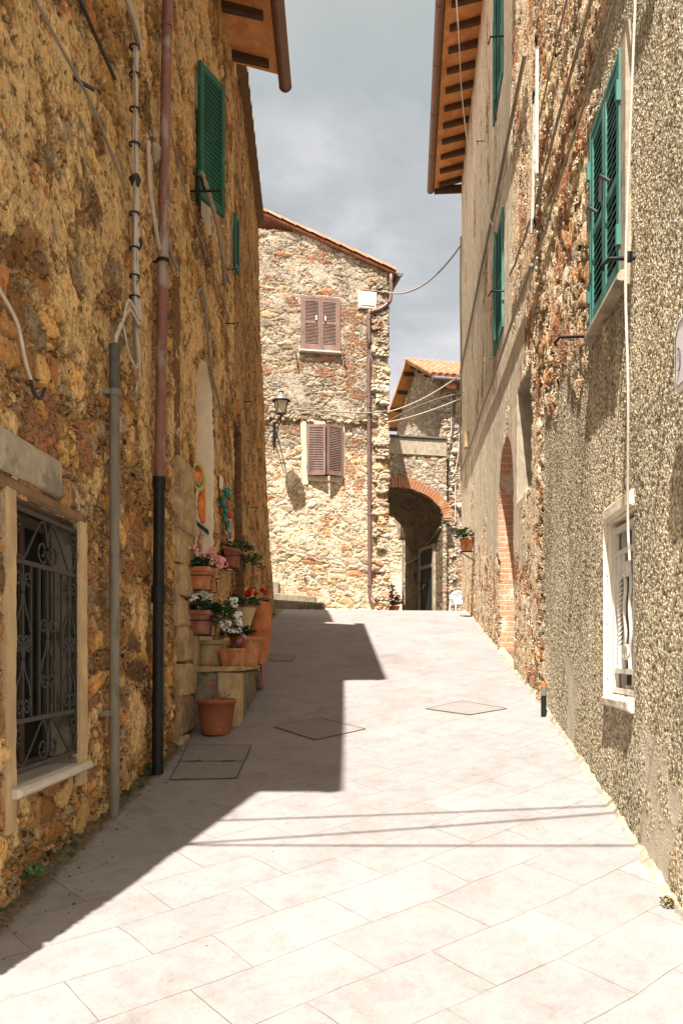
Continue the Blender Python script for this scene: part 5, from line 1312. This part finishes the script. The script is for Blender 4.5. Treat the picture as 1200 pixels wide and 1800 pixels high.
# yellowish half column
root = thing('stone_drum', 'short yellowish drum of worn plastered stone on the bench slab', 'stone drum', LB.P(8.75, .17, ZS))
b = MB(); c = LB.P(8.78, .145, ZS); b.lathe(c, [(.001, 0), (.148, 0), (.150, .05), (.140, .16), (.148, .225), (.001, .226)], 28, None, True, 1., 1.25); b.build('drum', 'tan_render', root)
b = MB(); b.lathe(c, [(.001, .228), (.172, .228), (.176, .245), (.172, .268), (.001, .27)], 28, None, False, 1., 1.25); b.build('cap', 'worn_stone', root)
# small square pot, front
cx = at(411, 1172, 8.62); cx.z = ZS
root = thing('flower_pot', 'small square terracotta pot with violet blooms at the front of the bench', 'flower pot', cx, 'terracotta planters and pots by the arched doorway')
mb = MB(); rings = []
for (e, z) in ((.092, 0), (.118, .155), (.126, .157), (.127, .185), (.108, .185), (.106, .155)):
    rings.append([cx+Matrix.Rotation(-.18, 3, 'Z')@Vector((a*e, b_*e, z)) for a, b_ in ((-1, -1), (1, -1), (1, 1), (-1, 1))])
vs = sum(rings, []); mb.add(vs, [(i*4+k, i*4+(k+1) % 4, (i+1)*4+(k+1) % 4, (i+1)*4+k) for i in range(5) for k in range(4)]+[(3, 2, 1, 0)])
o = mb.build('pot', 'terracotta', root); md = o.modifiers.new('bevel', 'BEVEL'); md.width = .005; md.segments = 2
soil(root, cx+Vector((0, 0, .16)), .10)
geranium(root, cx+Vector((0, 0, .16)), .08, .08, .06, 26, 'leaf_dark', .03); blooms(root, [cx+Vector((.06, -.03, .26)), cx+Vector((.10, .0, .30))], 'petal_violet', .02, 10, .014, cx+Vector((0, 0, .16)))
st = MB(); st.tube(smoothpts([cx+Vector((.09, -.08, .2)), cx+Vector((.15, -.1, .17)), cx+Vector((.18, -.12, .08))], 4), .002, 4); st.build('stem', 'stem', root)
# big round pot behind it
c = at(434, 1170, 9.12); c.z = ZS
r = pot('wide round terracotta pot of dark leaves behind the small square pot', c, .178, .315, 'terracotta', .64, .03, .045)
geranium(r, c+Vector((-.10, -.02, .28)), .15, .12, .17, 120, 'leaf_dark', .075)
# hourglass vase
c = at(429, 1120, 9.62); c.z = ZS
root = thing('vase', 'tall hourglass vase with cream drips and red geraniums', 'vase', c, 'terracotta planters and pots by the arched doorway')
mb = MB(); mb.lathe(c, [(.001, 0), (.12, 0), (.165, .10), (.17, .20), (.15, .265)], 30); mb.build('base', 'teal_glaze', root)
mb = MB(); mb.lathe(c, [(.15, .262), (.10, .325), (.065, .375), (.062, .40), (.072, .44), (.10, .54), (.135, .64), (.150, .655), (.155, .675), (.145, .682), (.128, .67), (.11, .60)], 30); mb.build('bell', 'cream_glaze', root)
mb = MB(); mb.lathe(c, [(.136, .645), (.156, .655), (.160, .675), (.150, .688), (.128, .68)], 30); mb.build('rim', 'terracotta_dark', root)
soil(root, c+Vector((0, 0, .64)), .125)
geranium(root, c+Vector((-.02, -.02, .64)), .17, .14, .15, 130, 'leaf_green', .075); blooms(root, [c+Vector((.07, -.05, .83)), c+Vector((.10, .0, .85)), c+Vector((.045, .0, .81)), c+Vector((-.10, 0, .80))], 'petal_red', .034, 18, .018, c+Vector((0, 0, .64)))
mb = MB()
for k in range(8): a = rnd(2, 4.4); mb.leaf(c+Vector((-.08, -.05, .72)), Vector((math.cos(a), -.4, rnd(-.2, .9))), Vector((0, 0, 1)), rnd(.12, .18), .022)
mb.build('long_leaf', 'leaf_green', root)
# orange jar
c = at(457, 1145, 9.95); c.z = ZS
root = thing('jar', 'large orange clay jar with rounded shoulders at the far end of the bench', 'jar', c, 'terracotta planters and pots by the arched doorway')
mb = MB(); mb.lathe(c, [(.001, 0), (.075, 0), (.085, .02), (.105, .16), (.125, .32), (.132, .40), (.136, .405), (.133, .415), (.134, .50), (.130, .60), (.118, .67), (.108, .695), (.116, .71), (.116, .735), (.098, .735), (.088, .70)], 32); mb.build('body', 'terracotta', root)
soil(root, c+Vector((0, 0, .69)), .075)
geranium(root, c+Vector((.0, 0, .70)), .09, .09, .09, 60, 'leaf_green', .05); blooms(root, [c+Vector((.03, -.03, .87)), c+Vector((.06, .02, .85)), c+Vector((-.05, .02, .83))], 'petal_red', .028, 16, .016, c+Vector((0, 0, .7)))
# red cloth over the bench edge
mb = MB(); vs = []
for i in range(6):
    for j in range(7):
        u = 9.78+.03*i+.01*math.sin(j); n = .552+.012*math.sin(i*1.7+j*.6); z = 1.56-.055*j
        if j == 0: n -= .10
        vs.append(LB.P(u, n, z))
mb.add(vs, [(i*7+j, i*7+j+1, i*7+j+8, i*7+j+7) for i in range(5) for j in range(6)], True)
o = mb.build('cloth', 'cloth_red', None, LB.P(9.85, .55, 1.4)); md = o.modifiers.new('thick', 'SOLIDIFY'); md.thickness = .006; tag(o, 'faded red cloth hanging over the far bench edge below the jar', 'cloth')

# ================================================================== CERAMICS AROUND THE DOORWAY
def ceramics():
    g_ = 'ceramic ornaments hung around the doorway'
    u, z = 8.56, 3.41; c = LB.P(u, .05, z); N = LB.P(0, 1, 0)-LB.P(0, 0, 0)
    M = N.to_track_quat('Z', 'Y').to_matrix() @ Matrix.Rotation(.0, 3, 'X')
    Mt = Matrix.Rotation(-.24, 3, 'Z') @ M
    root = thing('ceramic_plate', 'round yellow and blue sun plate hung on the near side of the doorway', 'ceramic plate', c, g_)
    mb = MB(); mb.lathe(c, [(.001, 0), (.10, 0), (.145, .022), (.145, .03), (.10, .012)], 28, Mt); mb.build('rim', 'clay_yellow', root)
    mb = MB(); mb.lathe(c, [(.108, .0135), (.112, .019), (.086, .017), (.08, .0122)], 28, Mt); mb.build('blue_ring', 'clay_teal', root)
    mb = MB(); mb.lathe(c, [(.084, .013), (.06, .035), (.001, .042)], 20, Mt); mb.build('face', 'clay_orange', root)
    mb = MB()
    for k in range(7): a = .5+k*.32; mb.tube([c+Mt@Vector((.05*math.cos(a), .05*math.sin(a), .037)), c+Mt@Vector((.10*math.cos(a), .10*math.sin(a), .024))], .005, 5)
    mb.build('ray', 'clay_red', root)
    # orange leaf mask
    c = LB.P(8.715, .07, 3.15); o = MB(); prof = []
    Mo = Matrix.Rotation(-.22, 3, 'Z') @ M
    vs = []; K = 15
    for j in range(K):
        t = j/(K-1); w = .088*math.sin(math.pi*min(1, t*1.02+.01))**.6*(1+.12*math.sin(j*2.6)); 
        for i in range(7): s = i/6*2-1; vs.append(c+Mo@Vector((s*w, (t-.5)*.37, .035*(1-s*s)+.006*math.sin(i*3+j*2))))
    o.add(vs, [(j*7+i, j*7+i+1, j*7+i+8, j*7+i+7) for j in range(K-1) for i in range(6)], True)
    ob = o.build('ceramic_mask', 'clay_orange', None, c); md = ob.modifiers.new('s', 'SOLIDIFY'); md.thickness = .012; tag(ob, 'long orange leaf shaped ceramic mask below the sun plate', 'ceramic ornament', g_)
    c = LB.P(8.72, .06, 2.78); o = MB()
    for k in range(9): o.ball(c+Vector((rnd(-.012, .012), rnd(-.03, .03), .10-k*.025)), .038*math.sin(math.pi*(k+1)/10)**.5, 8, (.8, 1.1, .8))
    ob = o.build('ceramic_shell', 'clay_pink', None, c); tag(ob, 'pale pink ceramic shell hung under the orange mask', 'ceramic ornament', g_)
    o = MB(); o.rough_block(LB, 10.02, 10.16, .03, .055, 3.58, 3.74, .002); ob = o.build('ceramic_tile', 'tile_white', None, LB.P(10.1, .04, 3.66)); tag(ob, 'small pale tile fixed above the grape ornament', 'ceramic tile', g_)
    c = LB.P(10.24, .06, 3.42); root = thing('grape_ornament', 'ceramic bunch of teal grapes with red fruit and green leaves', 'ceramic ornament', c, g_)
    for m_, pts in (('clay_teal', [(-.05, .16), (-.01, .12), (-.07, .05), (-.05, -.02), (-.08, -.08), (-.05, -.13), (-.03, -.18), (0, .18), (-.09, 0)]), ('clay_green', [(.05, .14), (.07, .09), (.06, .03), (.05, -.03)]), ('clay_red', [(.0, .05), (.03, .02), (.01, -.06), (.0, -.11), (.03, -.13)])):
        o = MB()
        for a, b in pts: o.ball(c+(LB.P(a, 0, 0)-LB.P(0, 0, 0))*.8+Vector((rnd(0, .05)+a*.25, 0, b)), .036, 8)
        o.build({'clay_teal': 'grapes', 'clay_green': 'leaves', 'clay_red': 'fruit'}[m_], m_, root)
    c = LB.P(10.46, .06, 3.13); o = MB()
    for k in range(8): o.ball(c+Vector((rnd(-.01, .03), rnd(-.02, .02), .11-k*.034)), .058*(1-k*.09), 8, (.7, 1, .8))
    ob = o.build('ceramic_shell', 'clay_blue', None, c); tag(ob, 'blue and cream ceramic fish shape hung under the grape ornament', 'ceramic ornament', g_)
ceramics()
# twisted rag on the shutter bracket
def rag():
    mb = MB(); a = LB.P(8.55, .22, 6.27); vs = []; K = 30; pts = []
    P_ = [LB.P(8.55, .10, 6.47), LB.P(8.62, .16, 6.28), LB.P(8.75, .22, 6.06), LB.P(8.95, .24, 5.86), LB.P(9.12, .24, 5.70), LB.P(9.22, .22, 5.62)]
    P_ = smoothpts(P_, 8); rs = [.012+.014*abs(math.sin(i*.9))+.010*(i/len(P_)) for i in range(len(P_))]
    mb.tube(P_, rs, 7)
    for k in range(8): q = P_[-1-k*2]; mb.leaf(q, Vector((rnd(-.5, .8), rnd(-.5, .5), -1)), Vector((1, .3, 0)), rnd(.06, .13), rnd(.05, .08))
    ob = mb.build('rag', 'rag', None, a); tag(ob, 'twisted faded rag hanging below the green shutter', 'rag')
rag()

# ================================================================== SIGN, CHAIR, PLANTS
def sign():
    u1, zt = RN.hit(1187, 582, .07); u0 = u1-.50; zb = RN.hit(1190, 690, .07)[1]
    root = thing('wall_sign', 'white enamel street sign with clipped corners at the right edge', 'sign', RN.P((u0+u1)/2, .06, (zt+zb)/2))
    zt += .03; c = .05; mb = MB(); poly = [(u0+c, zb), (u1-c*.6, zb), (u1, zb+c*.7), (u1, zt-c), (u1-c, zt), (u0+c, zt), (u0, zt-c), (u0, zb+c)]
    n = len(poly); a = [RN.P(u, .06, z) for u, z in poly]; b = [RN.P(u, .075, z) for u, z in poly]
    mb.add(a+b, [tuple(range(n, 2*n)), tuple(range(n))[::-1]]+[(i, (i+1) % n, n+(i+1) % n, n+i) for i in range(n)]); mb.build('plate', 'sign_white', root)
    mb = MB(); k = .02; q = [(u+(k if u < (u0+u1)/2 else -k), z+(k if z < (zt+zb)/2 else -k)) for u, z in poly]
    mb.tube([RN.P(u, .0762, z) for u, z in q]+[RN.P(q[0][0], .0762, q[0][1])], .0022, 4); mb.build('border', 'sign_ink', root)
    # the one letter in view: a thin stroked curve
    mb = MB(); uc = u1-.065; zc = zb+.135
    pts = [RN.P(uc+.03*math.cos(t), .077, zc+.045*math.sin(t)) for t in [2.2-.22*i for i in range(20)]]
    pts = [RN.P(uc+.012, .077, zc+.048), RN.P(uc-.006, .077, zc+.05), RN.P(uc-.022, .077, zc+.036), RN.P(uc-.026, .077, zc), RN.P(uc-.022, .077, zc-.034), RN.P(uc-.006, .077, zc-.048), RN.P(uc+.006, .077, zc-.046)]
    mb.tube(smoothpts(pts, 5), .0032, 5); mb.build('letter', 'sign_ink', root)
sign()
def chair():
    base = Vector((3.56, 25.4, float(gz(np.array(3.5), np.array(25.4))))); root = thing('garden_chair', 'white plastic garden chair beside the archway pier', 'chair', base)
    Rz = Matrix.Rotation(R(12), 3, 'Z')
    P = lambda x, y, z: base+Rz@Vector((x, y, z))
    mb = MB()
    k = 10; vs = []
    for j in range(k+1):
        for i in range(k+1): x = -.24+.48*i/k; y = -.24+.46*j/k; vs.append(P(x*(1-.12*j/k), y, .42-.02*math.sin(math.pi*i/k)-.02*j/k))
    mb.add(vs, [(j*(k+1)+i, j*(k+1)+i+1, (j+1)*(k+1)+i+1, (j+1)*(k+1)+i) for j in range(k) for i in range(k)], True)
    o = mb.build('seat', 'white_plastic', root); md = o.modifiers.new('s', 'SOLIDIFY'); md.thickness = .02
    # arched back with fan slats (its back turned to the street)
    mb = MB(); arc = [P(.26*math.cos(t), .24+.05*math.sin(t), .55+.26*math.sin(t)) for t in [math.pi*i/24 for i in range(25)]]
    mb.tube(arc, .022, 8)
    for i in range(9):
        t = math.pi*(.12+.76*i/8); mb.tube([P(.10*math.cos(t), .22, .44), P(.25*math.cos(t), .24+.05*math.sin(t), .55+.255*math.sin(t))], .012, 6)
    mb.build('backrest', 'white_plastic', root)
    for s in (-1, 1):
        mb = MB(); mb.tube([P(s*.26, .24, .55), P(s*.28, .05, .64), P(s*.27, -.2, .62), P(s*.25, -.24, .42)], .022, 8); mb.build('armrest', 'white_plastic', root)
        for y in (-.24, .24): mb = MB(); mb.tube([P(s*.25, y, .55 if y > 0 else .42), P(s*.28, y*1.15, 0)], [.028, .02], 8); mb.build('leg', 'white_plastic', root)
chair()
c = at(692, 1050, 24.6); c.z = 2.70
r = pot('red flowering plant in a terracotta pot below the archway', c, .17, .32, 'terracotta', .7, group='potted plants by the archway'); geranium(r, c+Vector((0, 0, .3)), .22, .2, .36, 150, 'leaf_green', .09); geranium(r, c+Vector((-.05, 0, .5)), .12, .1, .6, 90, 'leaf_dark', .08); blooms(r, [c+Vector((rnd(-.1, .28), rnd(-.2, 0), rnd(.35, .6))) for k in range(7)], 'petal_red', .045, 14, .03, c+Vector((0, 0, .3)))
u, z = RF.hit(822, 955, .14); c = RF.P(u, .16, z-.15)
r = pot('small terracotta pot of green leaves fixed to the far right wall', c, .14, .24, 'terracotta', .7, group='potted plants by the archway'); geranium(r, c+Vector((-.03, 0, .22)), .2, .17, .22, 110, 'leaf_green', .09)
b = MB(); b.tube([RF.P(u, -.02, c.z-.012), RF.P(u, .3, c.z-.012)], .012, 6); b.tube([RF.P(u, .0, c.z-.2), RF.P(u, .28, c.z-.02)], .010, 6); b.build('holder', 'iron_black', r)
def weed(label, p, n, s, mat):
    mb = MB(); p = Vector(p)
    for k in range(n):
        a = rnd(0, 6.28); d = Vector((math.cos(a)*.7, math.sin(a)*.7, rnd(.3, 1.2))); q = p+Vector((rnd(-.4, .4)*s, rnd(-1, 1)*s, rnd(0, .5)*s)); mb.leaf(q, d, Vector((0, 0, 1)), s*rnd(.4, .8), s*.3)
        mb.tube([p, q], .0015, 3, False)
    o = mb.build('weed', mat, None, p); tag(o, label, 'weed', 'weeds at the wall feet')
q = LW.P(4.33, .05, 0); weed('small green weed at the foot of the near left wall', (q.x, q.y, float(gz(q.x, q.y))+.08), 26, .085, 'leaf_green')
q = LW.P(4.80, .04, 0); weed('tiny weed sprouting low from the left wall below the barred window', (q.x, q.y, float(gz(q.x, q.y))+.10), 10, .05, 'leaf_green')
q = RN.P(4.04, .05, 0); weed('dusty weed at the foot of the right wall beside the paving', (q.x, q.y, float(gz(q.x, q.y))+.0), 30, .05, 'dry_leaf')
q = LB.P(6.75, .04, 0); weed('dark weed in the corner between conduit and black drainpipe', (q.x, q.y, float(gz(q.x, q.y))+.04), 18, .07, 'leaf_dark')
def debris():
    mb = MB()
    for k in range(170):
        Z = rnd(3.6, 9.5); d = abs(random.gauss(0, .16)) if k % 3 else rnd(0, 1.6); X = float(XL(Z))+.05+d
        if k % 5 == 0: X = rnd(-1., 1.5)
        s = rnd(.002, .005) if d > .3 or k % 5 == 0 else rnd(.003, .010); mb.ball(G3(X, Z, s*.3), s, 5, (1, rnd(.6, 1.6), .6))
    o = mb.build('grit', 'joint_dark', None, G3(-1.3, 6.5)); tag(o, 'dark grit and crumbs scattered on the paving along the left wall', 'grit', kind='stuff')
debris()

def dirt(name, label, side):
    """Crumbled mortar, soil and moss banked in the corner between wall and paving."""
    mb = MB(); vs = []; fs = []; k = 0; Z = 3.3; rr = random.Random(3+side)
    while Z < (16.2 if side < 0 else 19.5):
        X = float(XL(Z)) if side < 0 else float(XR(Z)); w = rr.uniform(.02, .10)*(1 if side < 0 else .6); hh = rr.uniform(.01, .05)
        s_ = 1 if side < 0 else -1
        for d, dz in ((-.05, hh+.02), (w*.25, hh*.8), (w*.6, hh*.35), (w, -.006)): q = G3(X+s_*d, Z+rr.uniform(-.01, .01), dz); vs.append(q)
        if k:
            for j in range(3): f = ((k-1)*4+j, (k-1)*4+j+1, k*4+j+1, k*4+j); fs.append(f if side > 0 else f[::-1])
        k += 1; Z += rr.uniform(.03, .07)
    mb.add(vs, fs, True); o = mb.build(name, 'wall_dirt' if side < 0 else 'cement', None, vs[len(vs)//2]); tag(o, label, 'dirt', kind='stuff')
m, g, b = newmat('wall_dirt', rough=1, spec=.05); co = g.obj(); n_ = g.noise(co, 30, 6, .7)
c_ = g.ramp(n_, [(.3, (.05, .04, .022)), (.5, (.13, .10, .065)), (.7, (.22, .18, .12))]); c_ = g.mix(g.mr(g.noise(co, 3, 5, .7), .54, .60), c_, (.045, .06, .018))
g.put(b.inputs['Base Color'], c_); g.put(b.inputs['Normal'], g.bump(n_, .9, .02))
dirt('wall_foot_dirt', 'crumbled mortar, moss and dirt along the foot of the left walls', -1)
dirt('wall_foot_dirt', 'pale dirt banked along the foot of the right walls', 1)
